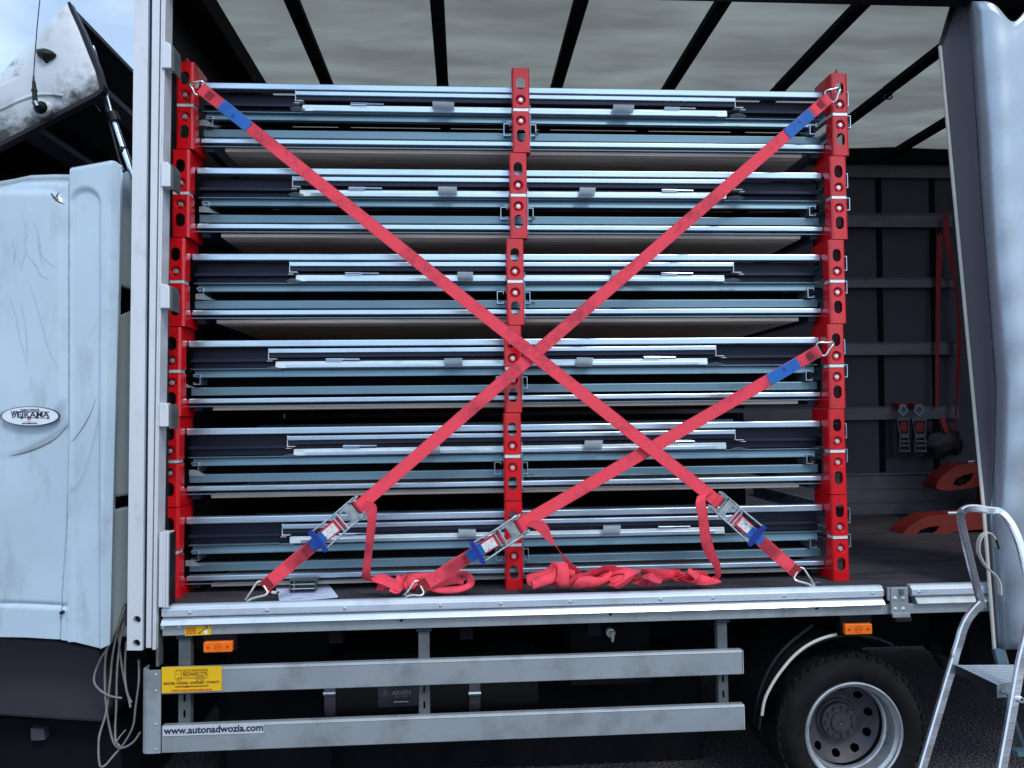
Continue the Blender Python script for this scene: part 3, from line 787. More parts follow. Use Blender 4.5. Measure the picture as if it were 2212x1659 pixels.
lathe(bm, [(.236, .285), (.25, .268), (.30, .26), (.345, .275), (.3645, .3), (.3645, .47), (.33, .5), (.236, .49)], WC, 80); obj('inner_tyre', bm, 'rubber', rim, smooth=35)
# front wheel: the same wheel again under the cab
fw = rim.copy(); fw.name = 'front_wheel'; COL.objects.link(fw); fw.location.x -= 4.95
for ch in [c for c in COL.objects if c.parent == rim and c.name.split('.')[0] != 'inner_tyre']:
    c = ch.copy(); COL.objects.link(c); c.parent = fw
# mudguard
def arcband(bm, r0, r1, a0, a1, y0, y1, c=WC, n=40):
    p = [(c[0] + r0 * math.cos(R(a0 + (a1 - a0) * i / n)), c[2] + r0 * math.sin(R(a0 + (a1 - a0) * i / n))) for i in range(n + 1)]
    q = [(c[0] + r1 * math.cos(R(a0 + (a1 - a0) * i / n)), c[2] + r1 * math.sin(R(a0 + (a1 - a0) * i / n))) for i in range(n + 1)]
    for i in range(n): prism(bm, [p[i], p[i + 1], q[i + 1], q[i]], y0, y1)
bm = new(); arcband(bm, .452, .462, 62, 176, .06, .62); mg = obj('mudguard', bm, 'black', truck)
bm = new()
edge = [at(x, y, .05) for x, y in ((1645.8, 1545), (1652, 1511), (1668, 1478), (1686, 1451), (1710, 1422), (1734, 1401), (1757, 1387), (1782, 1377), (1807, 1370.5))]
tube(bm, edge, .0075, 8, k=4); obj('mudguard_edging', bm, 'white_rubber', mg, smooth=50)
bm = new(); tube(bm, [at(x, y, .12) for x, y in ((1630, 1560), (1640, 1500), (1665, 1440), (1700, 1395), (1755, 1350))], .010, 8, k=4); obj('air_hose', bm, 'black', truck, smooth=50)
# valve / mirror shaped suspension bits right of the wheel
bm = new(); c = at(2318 - 5, 1500, .5)
tube(bm, [at(2310, 1497, .5), at(2320, 1500, .5)], .03, 12)
bm.free()
bm = new(); tube(bm, [at(2003, 1390, .4), at(2018, 1392, .4), at(2028, 1400, .4)], .035, 12); tube(bm, [at(2014, 1400, .4), at(2038, 1440, .4)], .016, 10)
obj('air_coupling', bm, 'tank', truck, smooth=50)
bm = new(); box(bm, 2.5, 2.9, .15, .5, .6, .9); obj('battery_box', bm, 'black_matt', truck, bevel=.02)

# ------------------------------------------------------------------ cab
def topc(x):
    P = [(-430, 400), (-120, 392), (-60, 380), (0, 370.7), (38, 363), (90, 361), (140, 361.2), (152, 358), (235, 342.5), (244, 344), (252.6, 350)]
    for (a, b), (c, d) in zip(P, P[1:]):
        if a <= x <= c: return b + (d - b) * (x - a) / (c - a)
    return P[-1][1]
def botc(x):
    P = [(-430, 1362), (-120, 1371), (0, 1376.7), (60, 1379), (124.7, 1383), (140, 1385), (175, 1394), (212, 1403.5), (230, 1397.5), (260, 1392)]
    for (a, b), (c, d) in zip(P, P[1:]):
        if a <= x <= c: return b + (d - b) * (x - a) / (c - a)
    return P[-1][1]
def xr(y): return 252.6 + (229 - 252.6) * ((y - 348) / (1397 - 348)) ** 1.25 if y > 348 else 252.6
def seamx(y): return 147.5 if y < 900 else 147.5 - 8 * ((y - 900) / 480) ** 1.2 - 14 * sstep(1000, 1383, y) * .9
def cabY(px, py):
    y = -.05
    rx = xr(py)
    t = rx - px
    if t < 13: y += .035 * (1 - t / 13) ** 1.0                           # bevel to the rear edge
    y += .10 * (1 - sstep(0, 60, py - topc(px))) ** 3 if px < 150 else .02 * (1 - sstep(0, 10, py - topc(px))) ** 2
    d = abs(px - seamx(py)); y += .014 * math.exp(-(d / 1.3) ** 2)       # panel seam
    if px < seamx(py): y += .004
    # pressed recess panels
    def press(x0, x1, y0, y1, rr, dep, sof=7):
        cx_, cy_ = (x0 + x1) / 2, (y0 + y1) / 2
        qx = abs(px - cx_) - (x1 - x0) / 2 + rr; qy = abs(py - cy_) - (y1 - y0) / 2 + rr
        sd_ = math.hypot(max(qx, 0), max(qy, 0)) + min(max(qx, qy), 0) - rr
        return dep * sstep(sof, -sof, sd_) if False else dep * (1 - sstep(-sof, sof, sd_))
    y += press(-60, 138, 415, 900, 40, -.016, 10)
    y += press(153, 214, 408, 1600, 30, .012, 6)
    # sweeping crease of the lower panel
    if px < 146:
        yc = 985 - 70 * (max(px, -60) / 146.0) ** 1.6 if px > 0 else 985
        y += .010 * sstep(-6, 10, py - yc) * sstep(-20, 60, px)
        y += .010 * math.exp(-((py - 1304 - px * .05) / 4.0) ** 2)
    else:
        if 150 < px < 214:
            yc = 1060 - 170 * ((px - 150) / 62.0) ** 2.0
            y += .006 * sstep(-8, 8, py - yc)
    y += .004 * math.sin(px * .021) * math.cos(py * .006)
    return y
bm = new(); NX, NZ = 400, 240
gv = []
for j in range(NZ + 1):
    row = []; v = j / NZ
    for i in range(NX + 1):
        u = i / NX
        ym = 360 + (1400 - 360) * v
        px = -425 + (xr(ym) + 425) * u ** .6
        py = topc(px) + (botc(px) - topc(px)) * v
        Y = cabY(px, py)
        base = at(px, py, -.05)
        row.append(bm.verts.new((base.x, Y, base.z)))
    gv.append(row)
for j in range(NZ):
    for i in range(NX): bm.faces.new((gv[j][i], gv[j][i + 1], gv[j + 1][i + 1], gv[j + 1][i]))
border = [gv[0][i] for i in range(NX + 1)] + [gv[j][NX] for j in range(1, NZ + 1)] + [gv[NZ][i] for i in range(NX - 1, -1, -1)]
bk = [bm.verts.new((v.co.x - (.012 if 0 < k_ else 0), v.co.y + .05, v.co.z)) for k_, v in enumerate(border)]
for i in range(len(border) - 1): bm.faces.new((border[i], border[i + 1], bk[i + 1], bk[i]))
for f in bm.faces: f.smooth = True
cab = obj('cab_side', bm, 'cab_white', truck, smooth=45)
bm = new(); c = at(134.9, 1322.6, -.045); lathe(bm, [(.001, -.012), (.0075, -.012), (.008, .01)], (c.x, -.045, c.z), 14); obj('plug', bm, 'black', cab)
# grey lines painted for the reflections along curved panel creases
for pts in (((22, 985), (60, 975), (95, 960), (120, 944), (145, 918)), ((152, 956), (172, 930), (192, 896), (205, 860))):
    bm = new()
    P_ = catmull([Vector((x, y, 0)) for x, y in pts], 6); nn = len(P_)
    A = []; B = []
    for i, p in enumerate(P_):
        wd_ = 2.0 * math.sin(math.pi * (i + .6) / (nn + .2)) + .3
        for lst, s in ((A, -1), (B, 1)):
            q = at(p.x, p.y + s * wd_, -.05); q.y = cabY(p.x, p.y + s * wd_) - .0012; lst.append(bm.verts.new(q))
    for i in range(nn - 1): bm.faces.new((A[i], A[i + 1], B[i + 1], B[i]))
    obj('crease_line', bm, mat('crease reflection grey', (.20, .19, .18), .6), cab)
def stain(pts, wd, m, nm='grime_streak', k=6):
    bm = new(); P_ = catmull([Vector((x, y, 0)) for x, y in pts], k); nn = len(P_); A = []; B = []
    for i, p in enumerate(P_):
        d = (P_[min(i + 1, nn - 1)] - P_[max(i - 1, 0)]).normalized(); w_ = wd * math.sin(math.pi * (i + .5) / nn) * random.uniform(.55, 1.25) + .15
        for lst, s_ in ((A, -1), (B, 1)):
            x, y = p.x - d.y * s_ * w_, p.y + d.x * s_ * w_; q = at(x, y, -.05); q.y = cabY(x, y) - .0010; lst.append(bm.verts.new(q))
    for i in range(nn - 1): bm.faces.new((A[i], A[i + 1], B[i + 1], B[i]))
    return obj(nm, bm, m, cab)
stain([(112, 418), (120, 428), (128, 436), (140, 442)], 3.2, 'crack', 'paint_crack', 4); stain([(128, 414), (124, 424), (131, 434)], 1.3, 'crack', 'paint_crack', 4)
for pts, w_ in (([(56, 480), (62, 505), (58, 530), (66, 560)], 1.0), ([(78, 478), (88, 515), (92, 545), (104, 565), (126, 580)], 1.5), ([(30, 520), (36, 545), (34, 575)], .9),
                ([(60, 545), (52, 570), (50, 586)], 2.2), ([(66, 555), (84, 578), (92, 596), (110, 604)], 1.8), ([(84, 520), (92, 555), (98, 575)], 1.3), ([(24, 640), (40, 690), (44, 720), (60, 780)], .7),
                ([(70, 620), (88, 680), (110, 760), (132, 800)], .7), ([(48, 650), (58, 700), (62, 760), (60, 800)], .6)): stain(pts, w_, 'smear')
# oval decal
YD = -.072
def oval(cx_, cy_, rx, ry, n=48): return [(lambda p: (p.x, p.z))(at(cx_ + rx * math.cos(2 * math.pi * i / n), cy_ - ry * math.sin(2 * math.pi * i / n), YD)) for i in range(n)]
bm = new(); prism(bm, oval(65, 898.7, 61.5, 20.3), YD, YD + .012); dec = obj('oval_badge', bm, 'decal_white', cab)
bm = new(); holed(bm, oval(65, 898.7, 62.4, 20.9), [oval(65, 898.7, 61.2, 20.0)], YD - .0012, YD + .012); obj('badge_ring', bm, 'navy_ink', dec)
YD2 = YD - .0008
def dink(s, x0, x1, yb, ht, m, bold=0): return obj('lettering', fit_text(s, x0, x1, yb, ht, YD2, bold), m, dec)
dink('KABINY SYPIALNE', 45, 84.5, 887.8, .0085, 'navy_ink', .0002)
dink('EJKAMA', 38, 106, 901.5, .0235, 'navy_ink', .0005)
bm = fit_text('W', 24, 36, 900.5, .026, YD2, .0010)
obj('lettering', bm, 'navy_ink', dec)
dink('TÜV', 58.5, 67, 907.2, .0085, 'red_dark', .0003)
dink('www.wejkama.com', 47, 80.5, 916, .0065, 'navy_ink', .0002)
bm = new(); pline(bm, [(30, 889.2), (107, 889.8)], .0016, YD2); pline(bm, [(36, 901.5), (107, 903.2)], .0014, YD2); pline(bm, [(36, 889), (38.5, 902)], .0014, YD2)
for x in (29, 46, 80, 104):
    c = at(x, 901 + (x - 29) * .02, YD2); holed(bm, circ(c.x, c.z, .0058, 12), [circ(c.x, c.z, .0035, 12)], YD2, YD2 + .0006)
pline(bm, [(58.5, 909.5), (66, 909.6)], .0005, YD2); pline(bm, [(50, 911.6), (78, 911.8)], .0004, YD2)
obj('badge_drawing', bm, 'navy_ink', dec)

# rear corner of the cab behind the side flap
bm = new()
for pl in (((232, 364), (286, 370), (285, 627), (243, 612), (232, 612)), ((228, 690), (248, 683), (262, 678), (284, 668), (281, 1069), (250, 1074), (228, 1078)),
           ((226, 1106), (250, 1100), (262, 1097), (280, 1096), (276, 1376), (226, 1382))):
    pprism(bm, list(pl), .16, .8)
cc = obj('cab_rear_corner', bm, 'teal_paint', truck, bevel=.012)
bm = new(); pprism(bm, [(-400, 400), (-100, 385), (0, 374), (292, 372), (290, 1385), (-400, 1375)], .32, 2.3); obj('cab_body', bm, 'black_matt', truck)
# dark lower bodywork below the cab
bm = new()
lowpts = [(-120, 1372), (0, 1379), (120, 1385), (175, 1397), (212, 1405), (228, 1440), (238, 1480), (240, 1525), (225, 1562), (150, 1558), (0, 1548), (-120, 1545)]
P2 = [at(x, y, .17) for x, y in lowpts]; prism(bm, [(p.x, p.z) for p in P2], .17, .6)
lf = obj('lower_fairing', bm, mat('dark grey fairing', (.034, .031, .041), .6, var=.15, scale=3, spec=.25), truck, bevel=.015)
bm = new(); pprism(bm, [(-120, 1546), (252, 1560), (262, 1640), (262, 1760), (-120, 1760)], .3, 2.4); obj('cab_underbody', bm, 'black_matt', truck)
bm = new(); pprism(bm, [(67, 1600), (97, 1598), (95, 1575), (66, 1573)], .25, .29); obj('step_bracket', bm, 'strap_steel', truck)
bm = new(); pprism(bm, [(222, 1385), (300, 1385), (300, 1900), (222, 1900)], .55, 2.4); obj('gap_panel', bm, 'black_matt', truck)

# roof air deflector
def bulge(px, py): return -.02
bm = new()
out_ = [(-425, 398), (-300, 352), (-140, 270), (0, 161), (40, 118), (100, 54), (146, 6), (153, 24), (172, 66), (190, 112), (206, 152), (215.5, 186), (214, 194), (206, 200), (150, 229), (0, 308), (-120, 370), (-425, 404)]
front = [at(x, y, -.02) for x, y in out_]
# subdivide as fan of quads with a slight outward bulge
cen = at(75, 165, -.02)
rings = []
for s, yb in ((1, 0), (.86, -.016), (.6, -.028), (.3, -.034), (.0, -.036)):
    rings.append([bm.verts.new((cen.x + (p.x - cen.x) * s, p.y + yb, cen.z + (p.z - cen.z) * s)) for p in front])
for a, b in zip(rings, rings[1:]):
    for i in range(len(a)):
        try: bm.faces.new((a[i], a[(i + 1) % len(a)], b[(i + 1) % len(a)], b[i]))
        except ValueError: pass
bmesh.ops.remove_doubles(bm, verts=bm.verts, dist=.0005)
defl = obj('air_deflector', bm, 'dirty_white', truck, smooth=50)
bm = new(); tube(bm, [at(x, y, -.047) for x, y in ((-60, 262), (0, 238), (40, 219), (75, 207), (105, 204), (136, 207))], [.003, .010, .010, .008, .006, .002], 10, k=4)
obj('pressed_ridge', bm, 'dirty_white', defl, smooth=60)
bm = new()
rimp = [(146, 6), (153, 24), (172, 66), (190, 112), (206, 152), (215.5, 186), (214, 194), (206, 200), (150, 229), (0, 308), (-120, 370)]
outer = [(151, 4), (160, 22), (180, 64), (199, 108), (214, 148), (224, 184), (223, 197), (211, 207), (153, 237), (0, 317), (-120, 379)]
I = [at(x, y, -.021) for x, y in rimp]; O = [at(x, y, -.021) for x, y in outer]
for i in range(len(I) - 1):
    prism(bm, [(I[i].x, I[i].z), (O[i].x, O[i].z), (O[i + 1].x, O[i + 1].z), (I[i + 1].x, I[i + 1].z)], -.024, .02)
obj('deflector_rim', bm, 'black', defl)
A_ = at(148, 5, 0); Bp = at(-140, 312, 0)
bm = new()
sl = (A_.z - Bp.z) / (A_.x - Bp.x)
top_ = [(A_.x, A_.z)] + [(p.x, p.z) for p in (at(0, 161.5, 0), at(-140, 271, 0), at(-300, 353, 0), at(-425, 399, 0))]
for (xa, za), (xb, zb) in zip(top_, top_[1:]): prism(bm, [(xa, za), (xa, za - .02), (xb, zb - .02), (xb, zb)], .0, 2.3)
obj('deflector_top', bm, 'black', defl)
for k in range(1, 6):
    x = A_.x - .24 * k + .09; z = A_.z + (x - A_.x) * sl - .022
    bm = new(); prism(bm, [(x, z), (x + .05, z + .05 * sl), (x + .055, z + .05 * sl - .035), (x + .005, z - .035)], .05, 2.25)
    obj('deflector_rib', bm, mat('rib plastic', (.11, .10, .13), .5), defl)
bm = new(); box(bm, -3.1, A_.x, 2.3, 2.34, 2.9, A_.z); obj('deflector_far_side', bm, 'black', defl)
bm = new(); box(bm, -3.25, -1.9, 2.0, 2.3, 2.6, 3.05); obj('cab_roof_block', bm, 'black_matt', truck)
bm = new(); pprism(bm, [(-395, 560), (-190, 545), (-185, 880), (-395, 900)], -.056, -.03); obj('cab_window', bm, 'black', cab, bevel=.01)
# strut
bm = new(); tube(bm, [at(201, 100, .05), at(243, 250, .05)], .007, 10); tube(bm, [at(243, 250, .05), at(268, 325, .05)], .013, 12); tube(bm, [at(268, 325, .05), at(290, 385, .05)], .015, 12)
st = obj('gas_strut', bm, 'galv', defl, smooth=50)
bm = new(); tube(bm, [at(176, 70, .06), at(222, 215, .06), at(243, 262, .06)], .014, 10); tube(bm, [at(236, 262, .05), at(258, 345, .05), at(268, 372, .05)], .006, 8)
tube(bm, [at(243, 243, .045), at(250, 262, .045)], .022, 12); tube(bm, [at(262, 323, .05), at(270, 326, .05)], .019, 10)
obj('strut_sleeve', bm, 'black', st, smooth=50)
bm = new(); tube(bm, [at(161, 229, .04), at(180, 230, .04), at(204, 226, .04), at(217, 241, .04)], .0035, 6, k=5); obj('air_line', bm, 'strap_steel', st, smooth=50)
# antenna
an_p = [at(72.5, 165, -.10), at(75.5, 120, -.10), at(80, 60, -.10), at(89, -30, -.10)]
bm = new(); tube(bm, an_p, .0022, 6); tube(bm, [at(72.5, 163, -.10), at(72.8, 177, -.10)], [.003, .005], 10)
ant = obj('antenna', bm, 'galv_dark', defl, smooth=50)
bm = new(); tube(bm, [at(73, 176, -.10), at(74.5, 195, -.10), at(75.7, 218, -.10)], [.007, .010, .011], 12); tube(bm, [at(74, 194, -.10), at(74.2, 198, -.10)], .0125, 12)
tube(bm, [at(75.8, 222, -.10), at(84, 231, -.06), at(88, 232, -.045)], [.012, .02, .026], 14)
obj('antenna_base', bm, 'black', ant, smooth=50)
bm = new(); c = at(88, 233, -.05); lathe(bm, [(.030, .0), (.044, .004), (.046, .02)], (c.x, -.052, c.z), 24); obj('antenna_gasket', bm, 'dirty_white', ant, smooth=60)
bm = new(); tube(bm, [at(75.5, 217, -.10), at(80, 228, -.095)], .008, 10); obj('antenna_joint', bm, 'galv', ant, smooth=50)
bm = new(); K = [(81, 109), (84, 108.5), (101, 106.5), (113, 110), (121.5, 117), (122, 121), (112, 130), (106, 132), (102, 136.5), (98, 136), (95, 131), (84, 124), (80, 117)]
c = [at(x, y, -.055) for x, y in K]; cx_ = sum(p.x for p in c) / len(c); cz_ = sum(p.z for p in c) / len(c)
r0 = [bm.verts.new(p) for p in c]; r1 = [bm.verts.new((cx_ + (p.x - cx_) * .85, -.075, cz_ + (p.z - cz_) * .85)) for p in c]; r2 = [bm.verts.new((cx_ + (p.x - cx_) * .3, -.088, cz_ + (p.z - cz_) * .3)) for p in c]
for a, b in ((r0, r1), (r1, r2)):
    for i in range(len(a)): bm.faces.new((a[i], a[(i + 1) % len(a)], b[(i + 1) % len(a)], b[i]))
bm.faces.new(r2)
obj('side_camera', bm, 'black', defl, smooth=50)

# ------------------------------------------------------------------ near side curtain, gathered at the right
rows = []
def lin(P, y):
    if y <= P[0][0]: return P[0][1] + (P[1][1] - P[0][1]) * (y - P[0][0]) / (P[1][0] - P[0][0])
    for (a, b), (c, d) in zip(P, P[1:]):
        if a <= y <= c: return b + (d - b) * (y - a) / (c - a)
    (a, b), (c, d) = P[-2:]; return b + (d - b) * (y - a) / (c - a)
HEM = [(5, 2068), (106, 2031), (417, 2061), (834, 2100), (1090, 2124), (1245, 2136), (1403, 2148)]
CRE = [(5, 2094), (106, 2100), (417, 2118), (834, 2150), (1000, 2146), (1120, 2138), (1245, 2146), (1403, 2157)]
NR = 70
def curtain_rows(kf, k=5):
    g = []
    for j in range(NR + 1):
        py = 3 + (1403 - 3) * j / NR
        h = lin(HEM, py); c = lin(CRE, py); low = sstep(900, 1150, py); tp = 1 - sstep(0, 90, py)
        row = []
        for q in catmull([Vector((a, 0, b)) for a, b in kf(h, c, low)], k):
            dy = 0
            if q.x > c + 40: dy = 44 * tp * math.exp(-((q.x - c - 95) / 30) ** 2)
            wr = .004 * math.sin(py * .009 + q.x * .05) + .003 * math.sin(py * .05 + q.x * .02) if q.x > c else 0
            p = at(q.x, py + dy, q.z + wr * .7)
            row.append(tuple(p))
        g.append(row)
    return g
def sheet(name, g, m, parent, sol=.004):
    bm = new(); v = [[bm.verts.new(p) for p in r_] for r_ in g]
    for a, b in zip(v, v[1:]):
        for i in range(len(a) - 1): bm.faces.new((a[i], a[i + 1], b[i + 1], b[i]))
    o = obj(name, bm, m, parent, smooth=80)
    sm = o.modifiers.new('thickness', 'SOLIDIFY'); sm.thickness = sol
    return o
me_c = sheet('side_curtain', curtain_rows(lambda h, c, low: [(c, .03 - .05 * low), (c + 6, -.02), (c + 16, -.055), (c + 30, -.085), (c + 48, -.108), (c + 70, -.118),
            (c + 95, -.112), (c + 122, -.102), (c + 150, -.104), (c + 200, -.12), (c + 260, -.09), (c + 330, -.12), (c + 420, -.10)]), 'curtain', truck)
sheet('curtain_dark_strip', curtain_rows(lambda h, c, low: [(h, .10 - .12 * low), (h + (c - h) * .5, .065 - .085 * low), (c + 1, .015 - .045 * low)]), 'curtain_dark', me_c)  # darker strip of curtain from the hem to the crease
bm = new(); tube(bm, [at(x, y, .095 - .12 * sstep(900, 1150, y)) for y, x in [(100, 2030)] + [(yy, lin(HEM, yy)) for yy in range(150, 1400, 60)] + [(1403, 2148)]], .0085, 8)
obj('curtain_pole', bm, 'white_rubber', me_c, smooth=60)
bm = new(); pprism(bm, [(2029, 98), (2034, 104), (2078, -30), (2066, -30)], .09, .10); obj('curtain_strap', bm, 'black', me_c)
bm = new(); p = at(2147, 1406, -.02); q = at(2176, 1433, -.02); pprism(bm, [(2148, 1404), (2172, 1403), (2180, 1434), (2160, 1436)], -.03, -.02); obj('curtain_flap', bm, 'alu_guard', me_c)

# ================================================================== THE LOAD: six identical frame packs
PH = .4305; PW = .088; YF = .20
PXL, PXC, PXR = -1.633, 0.0, 1.640
def post_bm(x, upper, rear=False):
    """one half post: U section with a slot, a dished bolt seat, closed ends and a foot reaching back"""
    bm = new()
    zt, zb = (PH, PH - .205) if upper else (PH - .222, .0015)
    zt -= .0025
    slot_z = PH - .0815 if upper else PH - .3455
    bolt_z = PH - .164 if upper else PH - .270
    cx_ = x + PW * .49; r = .0135
    outer = rrect(x + r, x + PW - r, zb, zt, .0045, 3)
    holed(bm, outer, [stadium(cx_, slot_z, .043, .066), circ(cx_, bolt_z, .0265, 24)], 0, .004)
    # rounded corners and flanges
    for s in (0, 1):
        xo = x if s == 0 else x + PW; sg = 1 if s == 0 else -1
        prof = [(xo + sg * (r - r * math.sin(R(a))), r - r * math.cos(R(a))) for a in (0, 30, 60, 90)] + [(xo, .066), (xo + sg * .004, .066), (xo + sg * .004, r), (xo + sg * r, .004)]
        a_ = [bm.verts.new((px, py, zb + .0)) for px, py in prof]; b_ = [bm.verts.new((px, py, zt)) for px, py in prof]
        bm.faces.new(a_); bm.faces.new(b_[::-1])
        for i in range(len(prof)): bm.faces.new((a_[i], a_[(i + 1) % len(prof)], b_[(i + 1) % len(prof)], b_[i]))
    # dish
    prof = [(.0265, 0), (.0245, .003), (.019, .014), (.0150, .018), (.001, .018)]
    lathe(bm, prof, (cx_, 0, bolt_z), 24)
    # end lids
    ze = zt - .004 if upper else zb
    box(bm, x + .004, x + PW - .004, .004, .066, ze, ze + .004)
    return bm, cx_, bolt_z

def foot_bm(x, upper, side):
    """flange running back from the post end on the inner side"""
    bm = new(); z1 = PH - .002 if upper else .060; z0 = PH - .062 if upper else .002
    xi = x + PW - .004 if side < 0 else x
    zc = z1 if upper else z0
    pts = [(.0665, z1 - .001), (.18, z1 - .001), (.18, z0), (.0665, z0 - (.02 if upper else -.0)), ]
    if not upper: pts = [(.0665, .085), (.18, .060), (.18, .002), (.0665, .002)]
    else: pts = [(.0665, PH - .002), (.18, PH - .002), (.18, PH - .060), (.0665, PH - .085)]
    a_ = [bm.verts.new((xi, p[0], p[1])) for p in pts]; b_ = [bm.verts.new((xi + .004, p[0], p[1])) for p in pts]
    bm.faces.new(a_); bm.faces.new(b_[::-1])
    for i in range(4): bm.faces.new((a_[i], a_[(i + 1) % 4], b_[(i + 1) % 4], b_[i]))
    zz = .002 if not upper else PH - .006
    box(bm, x + .002, x + PW - .002, .0665, .18, zz, zz + .004)
    return bm

def bolt_bm(cx_, z):
    bm = new()
    prism(bm, [(cx_ + .0118 * math.cos(R(60 * i + 12)), z + .0118 * math.sin(R(60 * i + 12))) for i in range(6)], .003, .018)
    lathe(bm, [(.001, .0), (.0075, .0), (.0095, .0025), (.0095, .006)], (cx_, 0, z), 16)
    return bm

def channel(bm, x0, x1, y0, y1, z0, z1, t=.003, lip=None):
    """C channel along X open to -Y with lips"""
    lip = lip or .012
    box(bm, x0, x1, y1 - t, y1, z0, z1)
    box(bm, x0, x1, y0, y1 - t, z1 - t, z1); box(bm, x0, x1, y0, y1 - t, z0, z0 + t)

LABELS = [
 ('topmost steel frame pack of the stack, upper strap hooks caught in its red posts', 0),
 ('steel frame pack second from the top of the stack', 1),
 ('steel frame pack third from the top, just above the crossing of the straps', 2),
 ('steel frame pack at the strap crossing, its inner frame shifted left', 3),
 ('steel frame pack second from the bottom of the stack', 4),
 ('bottom steel frame pack standing on the lorry floor behind the ratchets', 5)]
GROUP = 'stacked steel frame packs with red posts'
pack = thing('steel_frame_pack', LABELS[0][0], 'frame pack', (0, 0, 0), GROUP)
def lo(name, bm, m, parent=pack, **k): return obj(name, bm, m, parent, local=True, **k)
for x, sd_ in ((PXL, -1), (PXC, 0), (PXR, 1)):
    for up in (True, False):
        bm, cx_, bz = post_bm(x, up)
        p_ = lo('post', bm, 'red', smooth=35)
        lo('bolt', bolt_bm(cx_, bz), 'bolt', p_, smooth=35)
        if sd_: lo('post_foot', foot_bm(x, up, sd_), 'red', p_)
    bm = new(); box(bm, x + .006, x + PW - .006, .003, .066, PH - .2215, PH - .2055); lo('spacer_plate', bm, 'cut_edge', bevel=.0008)
    if sd_:
        bm = new(); box(bm, x + .035, x + .053, .02, .04, PH, PH + .018); tube(bm, [(x + .044, .03, PH + .01), (x + .044, .03, PH + .03)], [.0085, .005], 8); lo('locating_pin', bm, 'red', bevel=.002)
def Zt(t): return PH - t
XA, XB = PXL + PW + .002, PXR - .002
def rail(nm, parts, m, x0=XA, x1=XB, bev=.0015, parent=pack):
    bm = new()
    for y0, y1, t0, t1 in parts: box(bm, x0, x1, y0 - YF, y1 - YF, Zt(t1), Zt(t0))
    return lo(nm, bm, m, parent, bevel=bev)
# long rails (front planes about 9 cm behind the post faces)
ra = rail('top_rail', [(.285, .335, .062, .094)], 'galv', bev=.004)
rail('top_rail_web', [(.350, .353, .0945, .200)], 'galv_dark', parent=ra)
rail('top_rail_lip', [(.318, .350, .152, .166)], 'galv_dark', parent=ra)
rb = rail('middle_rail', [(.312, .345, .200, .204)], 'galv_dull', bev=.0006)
bm = new()
pr = [(.305 - YF, Zt(.207)), (.322 - YF, Zt(.209)), (.316 - YF, Zt(.2405)), (.308 - YF, Zt(.243)), (.340 - YF, Zt(.243)), (.340 - YF, Zt(.207))]
sweep(bm, pr, XA + .02, XB - .02); lo('rail_face', bm, 'galv_dull', rb, smooth=30)
rail('dark_gap_web', [(.42, .424, .235, .300)], 'black_matt', parent=rb, bev=0)  # added black sheet, keeps the gap dark and the roof hidden
rail('dark_gap_web', [(.40, .404, .093, .235)], 'black_matt', parent=ra, bev=0)  # added black sheet behind the top rail, darkens the opening
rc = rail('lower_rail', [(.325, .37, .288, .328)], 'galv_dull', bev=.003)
rd = rail('bottom_rail', [(.288, .335, .343, .366)], 'galv', bev=.003)
rail('rail_flange', [(.292, .30, .379, .384)], 'galv_dull', parent=rd, bev=.0006)
rail('dark_gap_web', [(.33, .333, .367, .379)], 'galv_dark', parent=rd)
# back rails
bm = new()
for t0, t1 in ((.062, .094), (.206, .242), (.343, .366)): box(bm, XA, XB, 1.34, 1.38, Zt(t1), Zt(t0))
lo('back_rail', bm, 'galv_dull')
# board
bm = new(); box(bm, XA + .11, XB - .11, .115, 1.34, Zt(.402), Zt(.385)); lo('floor_board', bm, 'wood')
bm = new()
bm.free()
for s, x in ((-1, XA + .02), (1, XB - .06)):
    bm = new(); box(bm, x, x + .04, .11, 1.34, Zt(.405), Zt(.37)); lo('end_rail', bm, 'galv_dark')
bm = new(); box(bm, PXL, PXR + PW, 1.385, 1.39, .01, PH - .02); lo('back_blocker', bm, 'black_matt')  # added, unseen: closes the pack so the gaps stay dark
# inner folded frame
IL, IR = -1.078, 1.172
inner = rail('inner_frame', [(.283, .325, .102, .124)], 'galv', IL, IR, .003)
rail('inner_lip', [(.292, .33, .1245, .146)], 'galv_dark', IL + .003, IR - .003, parent=inner)
for s, x in ((-1, IL), (1, IR - .002)):
    bm = new(); box(bm, x, x + .0025, .085, .125, Zt(.152), Zt(.1)); x2 = x if s < 0 else x
    box(bm, x - (0 if s < 0 else -.002), x + (.04 if s < 0 else .042), .078, .12, Zt(.1545), Zt(.152))
    box(bm, x - (.006 if s < 0 else -.03), x + (.02 if s < 0 else .055), .085, .11, Zt(.1635), Zt(.161))
    lo('end_bracket', bm, 'cut_edge', inner)
br_ = rail('door_rail', [(.300, .335, .165, .178), (.297, .335, .1785, .197)], 'zinc_bright', IL + .028, IR - .045, .0012, parent=pack)
rail('rail_edge', [(.294, .2968, .180, .1955)], 'galv', IL + .083, IR - .098, .0006, parent=br_)
for xa in (-.81, .79):
    bm = new(); tube(bm, [(xa, .095, Zt(.156)), (xa + .165, .095, Zt(.157))], .0035, 8); tube(bm, [(xa, .093, Zt(.156)), (xa + .082, .093, Zt(.1565))], .0048, 8)
    box(bm, xa, xa + .08, .092, .11, Zt(.1638), Zt(.161)); box(bm, xa, xa + .16, .12, .14, Zt(.1505), Zt(.149))
    lo('latch_rod', bm, 'galv', smooth=40)
